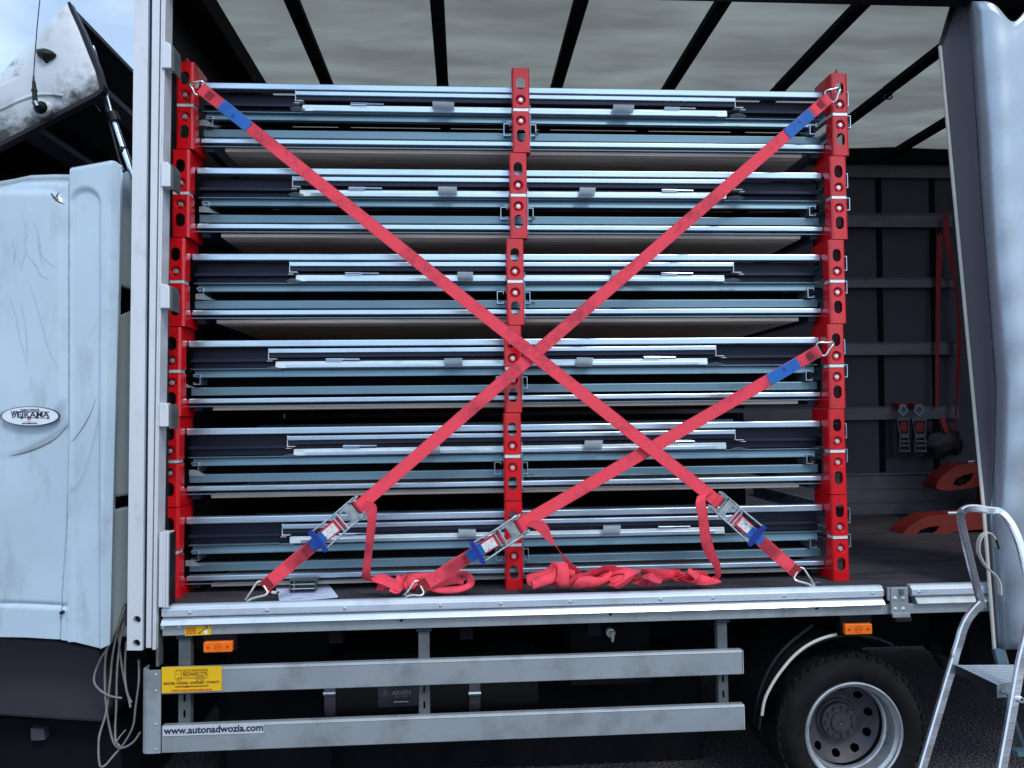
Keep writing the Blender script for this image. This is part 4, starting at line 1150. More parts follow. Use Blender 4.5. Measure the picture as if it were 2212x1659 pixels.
# channels running into the depth beside the posts
def depthC(x, wdt, z0, z1, y0, y1, op):
    bm = new(); t = .0028
    box(bm, x, x + wdt, y0, y1, z1 - t, z1); box(bm, x, x + wdt, y0, y1, z0, z0 + t)
    xx = x if op > 0 else x + wdt - t
    box(bm, xx, xx + t, y0, y1, z0 + t, z1 - t)
    xl = x + wdt - t if op > 0 else x
    box(bm, xl, xl + t, y0, y1, z1 - .012, z1 - t); box(bm, xl, xl + t, y0, y1, z0 + t, z0 + .012)
    return bm
for x, wd_, t0, t1, y0, op in ((PXC - .040, .034, .247, .309, .10, 1), (PXC + PW + .008, .030, .250, .309, .10, -1), (PXR - .070, .034, .232, .282, .10, 1),
                      (PXR + PW + .001, .030, .075, .150, .05, -1), (PXR + PW + .001, .028, .205, .270, .04, -1), (PXL + PW + .02, .034, .225, .275, .11, -1)):
    lo('cross_channel', depthC(x, wd_, Zt(t1), Zt(t0), y0, 1.33, op), 'galv')
bm = new(); box(bm, PXC + PW + .0015, PXC + PW + .014, .10, .13, Zt(.395), Zt(.115)); lo('centre_strip', bm, 'galv_dull')
# foam strips and film tabs
def tab(x, t, wd_, dr, y=.07, sk=.0):
    bm = new()
    A = [Vector((x + sk, y + .03, Zt(t))), Vector((x + sk * .5, y, Zt(t + .004))), Vector((x, y - .006, Zt(t + dr * .6))), Vector((x - sk * .3, y + .004, Zt(t + dr)))]
    B = [p + Vector((wd_, 0, -.001)) for p in A]
    ribbon(bm, A, B, .0015, 4); return lo('foam_tab', bm, 'foam', smooth=60)
tab(-.36, .150, .10, .045); tab(.465, .150, .10, .048, sk=.01)
bm = new()
A = [Vector((XA + .005, .07, Zt(.262))), Vector((XA + .04, .06, Zt(.262))), Vector((XA + .085, .075, Zt(.288)))]
B = [Vector((XA + .005, .07, Zt(.288))), Vector((XA + .04, .065, Zt(.290))), Vector((XA + .10, .085, Zt(.291)))]
ribbon(bm, A, B, .001, 5); lo('film_scrap', bm, 'foam', smooth=60)
for x, w_ in ((IL - .02, .075), (IR - .05, .09), (PXC + PW + .014, .028)):
    bm = new(); t_ = .197 if w_ > .05 else .31
    ribbon(bm, [Vector((x, .07, Zt(t_ + .001))), Vector((x + w_ * .5, .06, Zt(t_ - .006))), Vector((x + w_, .075, Zt(t_ + .002)))],
           [Vector((x + .01, .09, Zt(t_ + .008))), Vector((x + w_ * .5, .085, Zt(t_ + .007))), Vector((x + w_ - .01, .095, Zt(t_ + .008)))], .001, 4)
    lo('film_scrap', bm, 'foam', smooth=60)

def copy_tree(o, parent=None):
    c = o.copy(); COL.objects.link(c)
    if parent is not None: c.parent = parent
    for ch in [x for x in COL.objects if x.parent == o]: copy_tree(ch, c)
    return c
offs = [.252, .234, .213, .197, .190, .191]
packs = [pack] + [copy_tree(pack) for _ in range(5)]
for i, p in enumerate(packs):
    p.location = (offs[i], YF, 3.631 - PH * (i + 1) - .0 )
    p['label'] = LABELS[i][0]
    d = (0, .003, .006, -.075, .022, -.004)[i]
    for ch in COL.objects:
        if ch.parent == p:
            nm = ch.name.split('.')[0]
            if nm in ('inner_frame', 'door_rail', 'latch_rod'): ch.location.x += d + random.uniform(-.006, .006)
            if nm == 'foam_tab': ch.rotation_euler.y = random.uniform(-.02, .02); ch.scale = (random.uniform(.75, 1.1), 1, 1); ch.location.x += (0, .02, .06, .0, -.05, .09)[i] + random.uniform(-.04, .04)
            if nm == 'film_scrap': ch.location.x += d + random.uniform(-.01, .015); ch.location.z += random.uniform(-.002, .003)
            if nm in ('top_rail', 'middle_rail', 'lower_rail', 'bottom_rail', 'door_rail', 'inner_frame'):
                ch.location.z += random.uniform(-.0022, .0022); ch.rotation_euler.y = random.uniform(-.0009, .0009); ch.rotation_euler.z = random.uniform(-.0015, .0015)
            if nm == 'cross_channel': ch.location.x += random.uniform(-.004, .004)

# ================================================================== ratchet straps
def SY(z): return .035 + (z - 1.06) / 2.5 * .125          # depth of the taut webbing
def onstrap(px, py, dy=0):
    Y = .1
    for _ in range(4): Y = SY(at(px, py, Y).z) + dy
    return at(px, py, Y)

def frame_of(p, q):
    u = (q - p).normalized(); nrm = Vector((0, -1, 0)); nrm = (nrm - nrm.dot(u) * u).normalized()
    v = nrm.cross(u); return u, v, nrm                     # v: across the band, nrm: towards the viewer

def straight(bm, p, q, wd=.060, sag=.0, lift=.0, k=10, th=.0024):
    u, v, nr = frame_of(p, q); A = []; B = []
    for i in range(9):
        t = i / 8; c = p.lerp(q, t) + nr * (lift + .004 * math.sin(math.pi * t * 3)) - Vector((0, 0, sag * 4 * t * (1 - t)))
        A.append(c - v * wd / 2); B.append(c + v * wd / 2)
    ribbon(bm, A, B, th, k)

def mapto(bm, p, u, v, nr):
    mt = Matrix((( u.x, v.x, nr.x, p.x), (u.y, v.y, nr.y, p.y), (u.z, v.z, nr.z, p.z), (0, 0, 0, 1)))
    bmesh.ops.transform(bm, matrix=mt, verts=bm.verts); return bm
def lbox(bm, u0, u1, v0, v1, n0, n1): box(bm, u0, u1, v0, v1, n0, n1)

def hook(parent, p, u, v, nr, hl=.075, curl=-1):
    bm = new()
    for s in (-1, 1):
        tube(bm, [(-.004, s * .028, .0), (.004, s * .034, .003), (.016, s * .033, .007), (hl * .55, s * .017, .010), (hl * .85, s * .008, .008), (hl, s * .0055, .0),
                  (hl + .006, s * .0055, curl * .012), (hl - .004, s * .0055, curl * .026)], .0052, 8, k=5)
    tube(bm, [(-.004, -.027, 0), (-.004, .027, 0)], .0052, 8)
    return obj('hook', mapto(bm, p, u, v, nr), 'hookwire', parent, smooth=60)

def strap(name, label, top, rtop, rbot, bot, hooktip_t, hooktip_b, seedv, lift=0, flip=1):
    """top: webbing end by the upper hook; rtop: spool of the ratchet; rbot: grip end; bot: webbing end at the lower hook"""
    T = onstrap(*top); S = onstrap(*rtop); B_ = onstrap(*bot)
    root = thing(name, label, 'ratchet strap', (B_.x, B_.y, BZ), 'red ratchet straps over the load')
    bm = new(); straight(bm, T, S, lift=lift); obj('webbing', bm, 'webbing', root, smooth=60)
    u, v, nr = frame_of(S, T); ht = onstrap(*hooktip_t)
    hu = (ht - T).normalized(); hv = nr.cross(hu).normalized()
    hook(root, T + hu * .003, hu, hv, nr, (ht - T).length * .95)
    # stitched doubled end and blue label at the top
    u, v, nr = frame_of(T, S)
    bm = new(); p1 = T + nr * (lift + .004); straight(bm, p1, p1 + u * .125, wd=.058, th=.0022); d_ = obj('stitched_end', bm, 'webbing', root, smooth=60)
    bm = new()
    for i in range(6): lbox(bm, .035, .075, -.02 + .007 * i, -.018 + .007 * i, .0057 + lift, .0064 + lift)
    for i in range(4): lbox(bm, .035 + .012 * i, .037 + .012 * i, -.02, .018, .0057 + lift, .0064 + lift)
    obj('stitching', mapto(bm, T, u, v, nr), 'stitch', d_)
    bm = new(); lbox(bm, .125, .300, -.029, .029, .0055 + lift, .0075 + lift); lb = obj('blue_label', mapto(bm, T, u, v, nr), 'blue_label', root, bevel=.001)
    bm = new()
    for i in range(5): lbox(bm, .135, .175, -.02 + .009 * i, -.0185 + .009 * i, .0076 + lift, .0079 + lift)
    lbox(bm, .20, .215, -.016, .004, .0076 + lift, .0079 + lift)
    obj('print', mapto(bm, T, u, v, nr), 'blue_grip', lb)
    # lower short webbing
    u, v, nr = frame_of(S, B_)
    Ln = (B_ - S).length
    bm = new(); straight(bm, S + u * .10, B_, lift=.003); sw = obj('short_webbing', bm, 'webbing', root, smooth=60)
    bm = new()
    for s in (-.022, -.013, -.0045, .004, .0125, .021): lbox(bm, .24, Ln - .09, s, s + .0022, .0050, .0060)
    for a in (Ln - .055, Ln - .075): lbox(bm, a, a + .010, -.027, .027, .0055, .0068)
    for k_ in range(7): lbox(bm, Ln - .25 + .001 * k_, Ln - .235 + .001 * k_, -.022 + .0065 * k_, -.0195 + .0065 * k_, .0054, .0066)
    obj('stitching', mapto(bm, S, u, v, nr), 'stitch', sw)
    bm = new(); lbox(bm, Ln - .055, Ln + .003, -.0272, .0272, .004, .0072)
    obj('folded_end', mapto(bm, S, u, v, nr), 'red_dark', sw, bevel=.001)
    hb = onstrap(*hooktip_b); hu = (hb - B_).normalized(); hn = (Vector((0, -1, .3)) - Vector((0, -1, .3)).dot(hu) * hu).normalized(); hv = hn.cross(hu)
    hook(root, B_ + nr * .004, hu, hv, hn, (hb - B_).length)
    bm = new(); lbox(bm, .20, .285, -.0275, .0275, .0065, .009); lb = obj('blue_label', mapto(bm, S, u, v, nr), 'blue_label', root, bevel=.001)
    bm = new(); lbox(bm, .140, .205, -.020, .024, .011, .0125); wl = obj('white_label', mapto(bm, S, u, v, nr), 'white_label', root, bevel=.0005)
    bm = new()
    for k_ in range(7):
        a = .15 + .007 * k_; b = -.012 + .009 * ((k_ * 3) % 4)
        tube(bm, [(a, b, .0128), (a + .008, b + .01, .0128), (a + .004, b + .014, .0128)], .0006, 4)
    obj('handwriting', mapto(bm, S, u, v, nr), 'ink', wl)
    # ratchet
    bm = new()
    for s in (-1, 1):
        y0 = s * .036
        pts = [(-.022, -.004), (-.012, .022), (.012, .024), (.05, .018), (.12, .012), (.125, .0), (.10, -.006), (-.012, -.008)]
        a_ = [bm.verts.new((p[0], y0 - .0015, p[1] + .004)) for p in pts]; b_ = [bm.verts.new((p[0], y0 + .0015, p[1] + .004)) for p in pts]
        bm.faces.new(a_); bm.faces.new(b_[::-1])
        for i in range(len(pts)): bm.faces.new((a_[i], a_[(i + 1) % len(pts)], b_[(i + 1) % len(pts)], b_[i]))
    holed(bm, [(.022, -.036), (.105, -.036), (.105, .036), (.022, .036)], [rrect(.066, .098, -.026, .026, .006), circ(.046, .0, .008, 12)], .0, .002)
    for vtx in bm.verts:
        pass
    ratchet_bm = bm
    # the holed plate was made in x/z with y as thickness: turn it to lie across the band
    plate = [v_ for v_ in bm.verts if -1e-6 <= v_.co.y <= .0021 and abs(v_.co.z) <= .0361 and .0219 <= v_.co.x <= .1051]
    for v_ in plate: v_.co = Vector((v_.co.x, v_.co.z, .016 + v_.co.y))
    tube(bm, [(.125, -.04, .008), (.125, .04, .008)], .005, 8)
    tube(bm, [(.0, -.046, .012), (.0, .046, .012)], .0065, 10)
    rt = obj('ratchet', mapto(bm, S, u, v, nr), 'steel', root)
    for s in (-1, 1):                                                       # toothed wheels
        bm = new(); nT = 12
        pr = []
        for i in range(nT):
            a = 2 * math.pi * i / nT; pr += [(.026 * math.cos(a), .026 * math.sin(a)), (.0205 * math.cos(a + .08), .0205 * math.sin(a + .08))]
        y0 = s * .0415
        a_ = [bm.verts.new((p[0], y0 - .002, p[1] + .012)) for p in pr]; b_ = [bm.verts.new((p[0], y0 + .002, p[1] + .012)) for p in pr]
        bm.faces.new(a_); bm.faces.new(b_[::-1])
        for i in range(len(pr)): bm.faces.new((a_[i], a_[(i + 1) % len(pr)], b_[(i + 1) % len(pr)], b_[i]))
        obj('toothed_wheel', mapto(bm, S, u, v, nr), 'steel', rt)
    bm = new(); tube(bm, [(0, -.030, .012), (0, .030, .012)], .019, 20); obj('spool', mapto(bm, S, u, v, nr), 'webbing', rt, smooth=50)
    bm = new()
    for s in (-1, 1):
        tube(bm, [(-.005, s * .047, .016), (.05, s * .047, .030), (.11, s * .046, .034), (.17, s * .048, .038), (.232, s * .050, .040)], .0045, 8, k=4)
        lbox(bm, -.02, .075, s * .047 - .0015, s * .047 + .0015, .006, .036)
    lbox(bm, .03, .062, -.045, .045, .030, .032); lbox(bm, .062, .085, -.045, -.030, .030, .032); lbox(bm, .062, .085, .030, .045, .030, .032)
    tube(bm, [(.098, -.045, .033), (.098, .045, .033)], .004, 8)
    obj('handle', mapto(bm, S, u, v, nr), 'steel', rt, smooth=45)
    bm = new(); prism(bm, rrect(.224, .246, -.060, .060, .005), .0, .016)
    for v_ in bm.verts: v_.co = Vector((v_.co.x, v_.co.z, .034 + v_.co.y))
    for i in range(7): lbox(bm, .226, .244, -.05 + .0155 * i, -.046 + .0155 * i, .050, .0515)
    obj('grip', mapto(bm, S, u, v, nr), 'blue_grip', rt)
    return root, S, u, v, nr

def band(root, nm, A, B, th=.0024, k=8, m='webbing'):
    bm = new(); A = [at(*p) for p in A]; B = [at(*p) for p in B]
    if nm == 'tail_fold':                                       # curl the middle of a fold towards the viewer
        i = len(A) // 2; d = A[i] - A[i - 1]; sg = 1 if d.cross(B[i] - A[i]).y < 0 else -1
        ribbon(bm, A, B, th, k, camber=.011 * sg, nv=6)
    else: ribbon(bm, A, B, th, k)
    return obj(nm, bm, m, root, smooth=60)

# strap from the upper left hook down to the right
r1, S1, u1, v1, n1 = strap('ratchet_strap', 'long red ratchet strap from the top left post, lying over both other straps', (436, 194), (1548, 1083), (1620, 1165), (1722, 1238),
                           (409, 181), (1757, 1265), 1, lift=.016)
# strap from the upper right hook down to the left
r2, S2, u2, v2, n2 = strap('ratchet_strap', 'long red ratchet strap from the top right post down to the clipboard side', (1790, 212), (777, 1093), (690, 1170), (570, 1268),
                           (1814, 190), (533, 1296), 2)
r3, S3, u3, v3, n3 = strap('ratchet_strap', 'shorter red ratchet strap hooked halfway up the right post', (1770, 757), (1124, 1133), (1045, 1190), (908, 1268),
                           (1800, 740), (876, 1286), 3)
# loose tails: (px, py, depth) edges
band(r2, 'loose_tail', [(790, 1082, .02), (806, 1086, .0), (814, 1098, -.01), (812, 1130, .0), (806, 1180, .03), (801, 1225, .06), (800, 1243, .08), (806, 1256, .10), (822, 1262, .10), (846, 1272, .07), (866, 1280, .05)],
     [(778, 1094, .03), (790, 1106, .02), (794, 1118, .01), (792, 1145, .02), (788, 1190, .04), (783, 1232, .07), (781, 1247, .10), (794, 1252, .14), (822, 1240, .14), (846, 1247, .10), (868, 1262, .06)])
band(r2, 'tail_fold', [(840, 1276, .06), (852, 1258, .09), (858, 1243, .12), (866, 1246, .14), (876, 1264, .12), (892, 1274, .08)],
     [(862, 1282, .04), (872, 1270, .06), (874, 1252, .09), (884, 1240, .13), (900, 1248, .14), (914, 1262, .10)])
band(r2, 'tail_fold', [(876, 1262, .13), (866, 1252, .15), (870, 1242, .17), (900, 1238, .18), (935, 1236, .18), (968, 1236, .17), (1000, 1233, .16), (1018, 1240, .13), (1026, 1255, .10), (1018, 1270, .07), (990, 1280, .05), (950, 1281, .05), (920, 1272, .06)],
     [(884, 1282, .09), (880, 1268, .11), (888, 1256, .14), (905, 1252, .15), (940, 1249, .16), (970, 1249, .16), (996, 1247, .14), (1006, 1251, .11), (1008, 1258, .09), (1000, 1264, .08), (980, 1267, .08), (952, 1268, .08), (930, 1262, .10)])
band(r2, 'tail_fold', [(928, 1262, .12), (945, 1246, .14), (970, 1240, .15), (990, 1243, .14), (1004, 1254, .12)],
     [(938, 1275, .08), (955, 1268, .10), (975, 1263, .11), (990, 1262, .11), (1000, 1266, .10)])
# tail of the short strap
band(r3, 'loose_tail', [(1146, 1124, .02), (1162, 1125, .01), (1176, 1128, .0), (1186, 1140, .0), (1192, 1160, .01), (1204, 1185, .03), (1228, 1210, .06), (1252, 1232, .10), (1262, 1246, .12)],
     [(1136, 1136, .03), (1150, 1140, .02), (1164, 1150, .01), (1180, 1166, .0), (1200, 1180, .02), (1214, 1200, .05), (1224, 1224, .09), (1228, 1240, .12), (1236, 1250, .14)])
band(r3, 'tail_fold', [(1139, 1264, .06), (1136, 1248, .10), (1142, 1240, .13), (1160, 1236, .13), (1180, 1228, .12), (1194, 1214, .11), (1204, 1214, .10), (1222, 1222, .10), (1240, 1228, .11)],
     [(1152, 1273, .04), (1156, 1262, .06), (1162, 1258, .07), (1180, 1252, .07), (1198, 1243, .07), (1202, 1232, .08), (1208, 1240, .08), (1226, 1246, .09), (1240, 1250, .10)])
band(r3, 'tail_fold', [(1152, 1273, .03), (1175, 1266, .04), (1196, 1258, .05), (1203, 1240, .06), (1201, 1220, .08)],
     [(1148, 1252, .05), (1170, 1244, .06), (1188, 1236, .07), (1196, 1224, .08), (1196, 1214, .09)])
band(r3, 'tail_fold', [(1201, 1216, .06), (1203, 1232, .05), (1202, 1246, .05), (1199, 1256, .06), (1206, 1262, .09)],
     [(1226, 1216, .08), (1229, 1232, .06), (1230, 1248, .05), (1226, 1264, .05), (1214, 1268, .08)])
# tail of the first strap and its long crumpled heap
band(r1, 'loose_tail', [(1541, 1062, .035), (1531, 1068, .02), (1524, 1078, .01), (1528, 1110, .015), (1534, 1150, .03), (1543, 1185, .05), (1555, 1215, .07), (1557, 1243, .08), (1550, 1252, .10), (1536, 1247, .12), (1520, 1238, .13)],
     [(1506, 1072, .035), (1504, 1080, .02), (1503, 1092, .01), (1509, 1125, .02), (1513, 1165, .04), (1522, 1196, .06), (1540, 1222, .09), (1545, 1240, .11), (1540, 1246, .13), (1527, 1252, .12), (1508, 1252, .11)])
heap = [
 ([(1530, 1236, .15), (1505, 1232, .15), (1488, 1236, .13), (1474, 1240, .12), (1462, 1232, .13)], [(1528, 1250, .10), (1506, 1250, .09), (1490, 1250, .08), (1476, 1251, .08), (1462, 1246, .09)]),
 ([(1488, 1227, .10), (1500, 1234, .08), (1511, 1241, .06), (1506, 1254, .06), (1490, 1252, .08)], [(1484, 1237, .09), (1494, 1245, .06), (1501, 1252, .05), (1490, 1256, .05), (1470, 1250, .08)]),
 ([(1470, 1231, .14), (1440, 1230, .13), (1410, 1229, .13), (1385, 1229, .13)], [(1462, 1249, .09), (1436, 1256, .06), (1412, 1252, .07), (1388, 1242, .10)]),
 ([(1398, 1245, .06), (1410, 1238, .07), (1420, 1247, .05), (1434, 1256, .04)], [(1386, 1249, .05), (1400, 1252, .04), (1412, 1258, .03), (1426, 1261, .03)]),
 ([(1312, 1252, .07), (1326, 1236, .08), (1346, 1226, .08), (1362, 1232, .08), (1372, 1240, .06)], [(1330, 1268, .03), (1340, 1262, .03), (1364, 1246, .05), (1374, 1240, .07), (1386, 1232, .09)]),
 ([(1346, 1226, .10), (1360, 1228, .10), (1378, 1241, .06), (1362, 1256, .03), (1342, 1270, .02)], [(1318, 1246, .10), (1330, 1240, .08), (1348, 1240, .06), (1340, 1254, .04), (1312, 1262, .04)]),
 ([(1232, 1269, .05), (1262, 1271, .04), (1292, 1268, .04), (1318, 1256, .06), (1328, 1240, .10)], [(1250, 1246, .10), (1272, 1244, .10), (1296, 1247, .09), (1314, 1238, .11), (1318, 1226, .13)]),
 ([(1252, 1243, .13), (1276, 1232, .13), (1300, 1224, .13), (1324, 1222, .12), (1345, 1228, .12)], [(1266, 1250, .10), (1290, 1246, .10), (1310, 1242, .10), (1330, 1246, .09), (1350, 1250, .09)]),
 ([(1222, 1258, .12), (1240, 1244, .12), (1256, 1238, .12), (1276, 1238, .13)], [(1236, 1268, .08), (1252, 1262, .07), (1268, 1256, .08), (1284, 1252, .10)]),
]
for k_, (A, B) in enumerate(heap):
    if k_ in (0, 2, 7, 8):
        A = [(x, y, Y - .05) for x, y, Y in A]; B = [(x, y, Y + .05) for x, y, Y in B]
    else:
        A = [(x, y, Y + .03) for x, y, Y in A]; B = [(x, y, Y - .03) for x, y, Y in B]
    band(r1, 'tail_fold', A, B)

# slack twisted runs lying behind the folds
def twist(root, x0, x1, y0, Y0, turns, ph, amp, n=26):
    bm = new(); A = []; B = []
    for i in range(n):
        t = i / (n - 1); c = at(x0 + (x1 - x0) * t, y0 + 3 * math.sin(7 * t + ph), Y0 + amp * math.sin(9 * t + ph))
        a = ph + turns * 2 * math.pi * t
        wv = Vector((.35 * math.sin(a * .7), math.cos(a), abs(math.sin(a)) * .8 + .15)).normalized() * .027
        c.z = max(c.z, BZ + .004 + wv.z); A.append(c - wv); B.append(c + wv)
    ribbon(bm, A, B, .0024, 4, camber=.004, nv=4)
    return obj('tail_fold', bm, 'webbing', root, smooth=60)
twist(r1, 1300, 1546, 1250, .12, 1.6, .4, .02); twist(r1, 1250, 1420, 1252, .10, 1.1, 2.1, .02); twist(r1, 1400, 1552, 1251, .07, .8, 1.3, .015)
twist(r2, 815, 900, 1262, .13, .7, .8, .02); twist(r3, 1150, 1290, 1258, .12, .9, 2.6, .02)
# lashing rings let into the bed edge
for px, py, lb in ((541, 1296, 'grey lashing ring on the bed edge at the left hook'), (884, 1284, 'grey lashing ring on the bed edge at the middle hook'), (1768, 1266, 'grey lashing ring on the bed edge at the right hook')):
    c = at(px, py, .05)
    bm = new(); tube(bm, [(c.x - .03, .05, BZ + .0), (c.x - .026, .05, BZ + .028), (c.x + .012, .052, BZ + .028), (c.x + .016, .055, BZ)], .006, 8, k=3)
    box(bm, c.x - .045, c.x + .03, .04, .075, BZ + .0005, BZ + .004)
    obj('lashing_ring', bm, 'strap_steel', truck, smooth=50)

# ================================================================== small things on the bed
zc = BZ + .002
bm = new()
a, b, c_, d = [at(x, y, Z=BZ + .004) for x, y in ((592, 1263), (606, 1302), (729, 1291), (707, 1262))]
vs = [(p.x, p.y) for p in (a, b, c_, d)]
def slab(bm, vs, z0, z1):
    lo_ = [bm.verts.new((x, y, z0)) for x, y in vs]; hi = [bm.verts.new((x, y, z1)) for x, y in vs]
    bm.faces.new(lo_); bm.faces.new(hi[::-1])
    for i in range(len(vs)): bm.faces.new((lo_[i], lo_[(i + 1) % len(vs)], hi[(i + 1) % len(vs)], hi[i]))
cb = thing('clipboard', 'black clipboard with pale paper sheets and a metal clip box lying on the bed edge', 'clipboard', (a.x, .12, BZ))
slab(bm, [(x + (.004 if i < 2 else .010), y - (.012 if i in (1, 2) else 0)) for i, (x, y) in enumerate(vs)], BZ + .0005, BZ + .004); obj('board', bm, 'black', cb)
bm = new()
for k in range(4):
    s = .0015 * k; slab(bm, [(x + s * (1, -1, .5, 1)[i], y + s * (1, .5, 1, -1)[i]) for i, (x, y) in enumerate(vs)], BZ + .0045 + .0012 * k, BZ + .0053 + .0012 * k)
pp = obj('paper', bm, 'paper', cb)
bm = new()
for i in range(9):
    t0 = .12 + .085 * i
    p = Vector(vs[0]).lerp(Vector(vs[1]), t0 + .1); q = Vector(vs[3]).lerp(Vector(vs[2]), t0 + .1)
    A = p.lerp(q, .42 + .1 * random.random()); B = p.lerp(q, .6 + .3 * random.random())
    slab(bm, [(A.x, A.y), (B.x, B.y), (B.x, B.y - .0012), (A.x, A.y - .0012)], BZ + .0094, BZ + .0096)
p = Vector(vs[0]).lerp(Vector(vs[1]), .93); q = Vector(vs[3]).lerp(Vector(vs[2]), .9)
A = p.lerp(q, .18); B = p.lerp(q, .4); slab(bm, [(A.x, A.y), (B.x, B.y), (B.x, B.y - .004), (A.x, A.y - .004)], BZ + .0094, BZ + .0096)
obj('print', bm, 'ink', pp)
cl = at(626, 1281, Z=BZ + .01); cr_ = at(681, 1279, Z=BZ + .01)
x0, x1, y0 = cl.x, cr_.x, cl.y
bm = new(); z0, z1 = BZ + .0100, BZ + .070
box(bm, x0, x1, y0, y0 + .055, z0, z0 + .003); box(bm, x0 - .004, x1 + .010, y0 - .004, y0 + .055, z1 - .003, z1)
box(bm, x0, x0 + .003, y0, y0 + .055, z0 + .003, z1 - .003); box(bm, x1 - .003, x1, y0, y0 + .055, z0 + .003, z1 - .003); box(bm, x0, x1, y0 + .052, y0 + .055, z0 + .003, z1 - .003)
cx_ = obj('clip_box', bm, 'bracket', cb, bevel=.0008)
bm = new()
for z in (z0 + .016, z0 + .038): tube(bm, [(x0 + .003, y0 + .012, z), (x1 - .003, y0 + .012, z)], .0032, 8)
box(bm, x0 + .012, x0 + .016, y0 + .02, y0 + .05, z0 + .004, z1 - .006)
obj('clip_rod', bm, 'bolt', cx_, smooth=50)
bm = new(); pa = at(577, 1279, Z=BZ + .012); pb = at(600, 1281, Z=BZ + .012); tube(bm, [pa, pb], .008, 12)
pen = obj('marker_pen', bm, 'marker_white', loc=(pa.x, pa.y, BZ), smooth=50); tag(pen, 'white marker pen with a red band beside the paper on the bed', 'pen')
bm = new(); d_ = (pb - pa).normalized(); tube(bm, [pa + d_ * .018, pa + d_ * .03], .0085, 12); obj('pen_band', bm, 'red_dark', pen, smooth=50)
bm = new(); tube(bm, [pb - d_ * .001, pb + d_ * .002], .0085, 12); obj('pen_cap_rim', bm, 'ink', pen, smooth=50)

# ================================================================== things on and by the far wall
def hang(px0, px1, py0, py1, lab):
    Y = 2.36; a = at(px0, py1, Y); b = at(px1, py0, Y); c = (a.x + b.x) / 2; h = b.z - a.z; w_ = b.x - a.x
    t = thing('hanging_ratchet', lab, 'ratchet buckle', (c, Y, a.z), 'ratchet buckles hung on the far slat')
    bm = new()
    for s in (-1, 1): tube(bm, [(c + s * w_ * .46, Y, b.z - h * .25), (c + s * w_ * .30, Y - .01, a.z + h * .42), (c + s * w_ * .40, Y, a.z + h * .10)], .007, 8)
    box(bm, c - w_ * .45, c + w_ * .45, Y - .012, Y + .01, b.z - h * .30, b.z - h * .24); box(bm, c - w_ * .33, c + w_ * .33, Y - .015, Y + .01, a.z + h * .38, a.z + h * .46)
    for k in (.12, .22, .3): box(bm, c - w_ * .36, c + w_ * .36, Y - .02, Y + .01, a.z + h * k, a.z + h * (k + .035))
    obj('buckle_frame', bm, 'bracket', t, smooth=40)
    bm = new(); box(bm, c - w_ * .36, c + w_ * .36, Y + .011, Y + .03, a.z + h * .02, b.z - h * .32); obj('buckle_back', bm, 'black', t, bevel=.004)
    bm = new(); box(bm, c - w_ * .24, c + w_ * .24, Y - .006, Y + .006, a.z + h * .5, b.z - h * .33); obj('webbing_loop', bm, 'red_dark', t)
    bm = new(); pts = [(c - w_ * .4, b.z - h * .12), (c - w_ * .18, b.z), (c + w_ * .18, b.z), (c + w_ * .4, b.z - h * .12), (c, b.z - h * .22)]
    holed(bm, pts, [[(c + (x - c) * .62, b.z - h * .11 + (z - b.z + h * .11) * .62) for x, z in pts]], Y - .006, Y + .004); obj('buckle_hook', bm, 'galv_dull', t)
    bm = new(); box(bm, c - w_ * .3, c + w_ * .3, Y + .0, Y + .09, b.z - h * .07, b.z + .012); obj('strap_end', bm, 'red_dark', t)
hang(1939, 1964, 874, 990, 'left one of the two ratchet buckles hanging on the far wall slat')
hang(1972, 2000, 874, 990, 'right one of the two hanging buckles, next to the black bag')
Yb = 2.36; a = at(2006, 988, Yb); b = at(2078, 918, Yb)
bm = new(); bmesh.ops.create_icosphere(bm, subdivisions=4, radius=1)
for v in bm.verts:
    p = v.co; q = 1 + .16 * math.sin(5 * p.x + 3 * p.z) + .10 * math.sin(9 * p.z - 4 * p.x) + .06 * math.sin(17 * p.x + 11 * p.y)
    v.co = Vector(((a.x + b.x) / 2 + p.x * q * (b.x - a.x) / 2 * (1 - .25 * max(0, p.z)), Yb + p.y * .07, (a.z + b.z) / 2 + p.z * q * (b.z - a.z) / 2))
bag = obj('hanging_bag', bm, 'bag', loc=(a.x, Yb, a.z), smooth=70); tag(bag, 'crumpled black bag hanging from red webbing by the far wall', 'bag')
bm = new(); ribbon(bm, [at(2030, 905, 2.3), at(2036, 922, 2.28), at(2042, 938, 2.28)], [at(2040, 902, 2.3), at(2048, 920, 2.28), at(2050, 936, 2.28)], .003, 4); obj('bag_strap', bm, 'red_dark', bag)
bm = new()
ribbon(bm, [at(2035, 466, 2.38), at(2040, 520, 2.37), at(2050, 560, 2.36), at(2060, 610, 2.35), at(2067, 660, 2.34), at(2068, 720, 2.34), at(2066, 800, 2.34), at(2064, 880, 2.34), at(2060, 930, 2.34)],
       [at(2048, 466, 2.38), at(2053, 520, 2.37), at(2060, 560, 2.37), at(2066, 610, 2.36), at(2071, 660, 2.36), at(2076, 720, 2.36), at(2073, 800, 2.36), at(2067, 880, 2.36), at(2064, 930, 2.36)], .003, 4)
ribbon(bm, [at(2024, 505, 2.39), at(2022, 580, 2.39), at(2021, 700, 2.39), at(2020, 880, 2.39)], [at(2036, 505, 2.39), at(2034, 580, 2.39), at(2029, 700, 2.39), at(2028, 880, 2.39)], .003, 4)
wb = obj('hanging_webbing', bm, 'red_dark', loc=(3.9, 2.38, 1.8), smooth=60); tag(wb, 'dark red webbing hanging in a long loop on the far wall', 'strap')

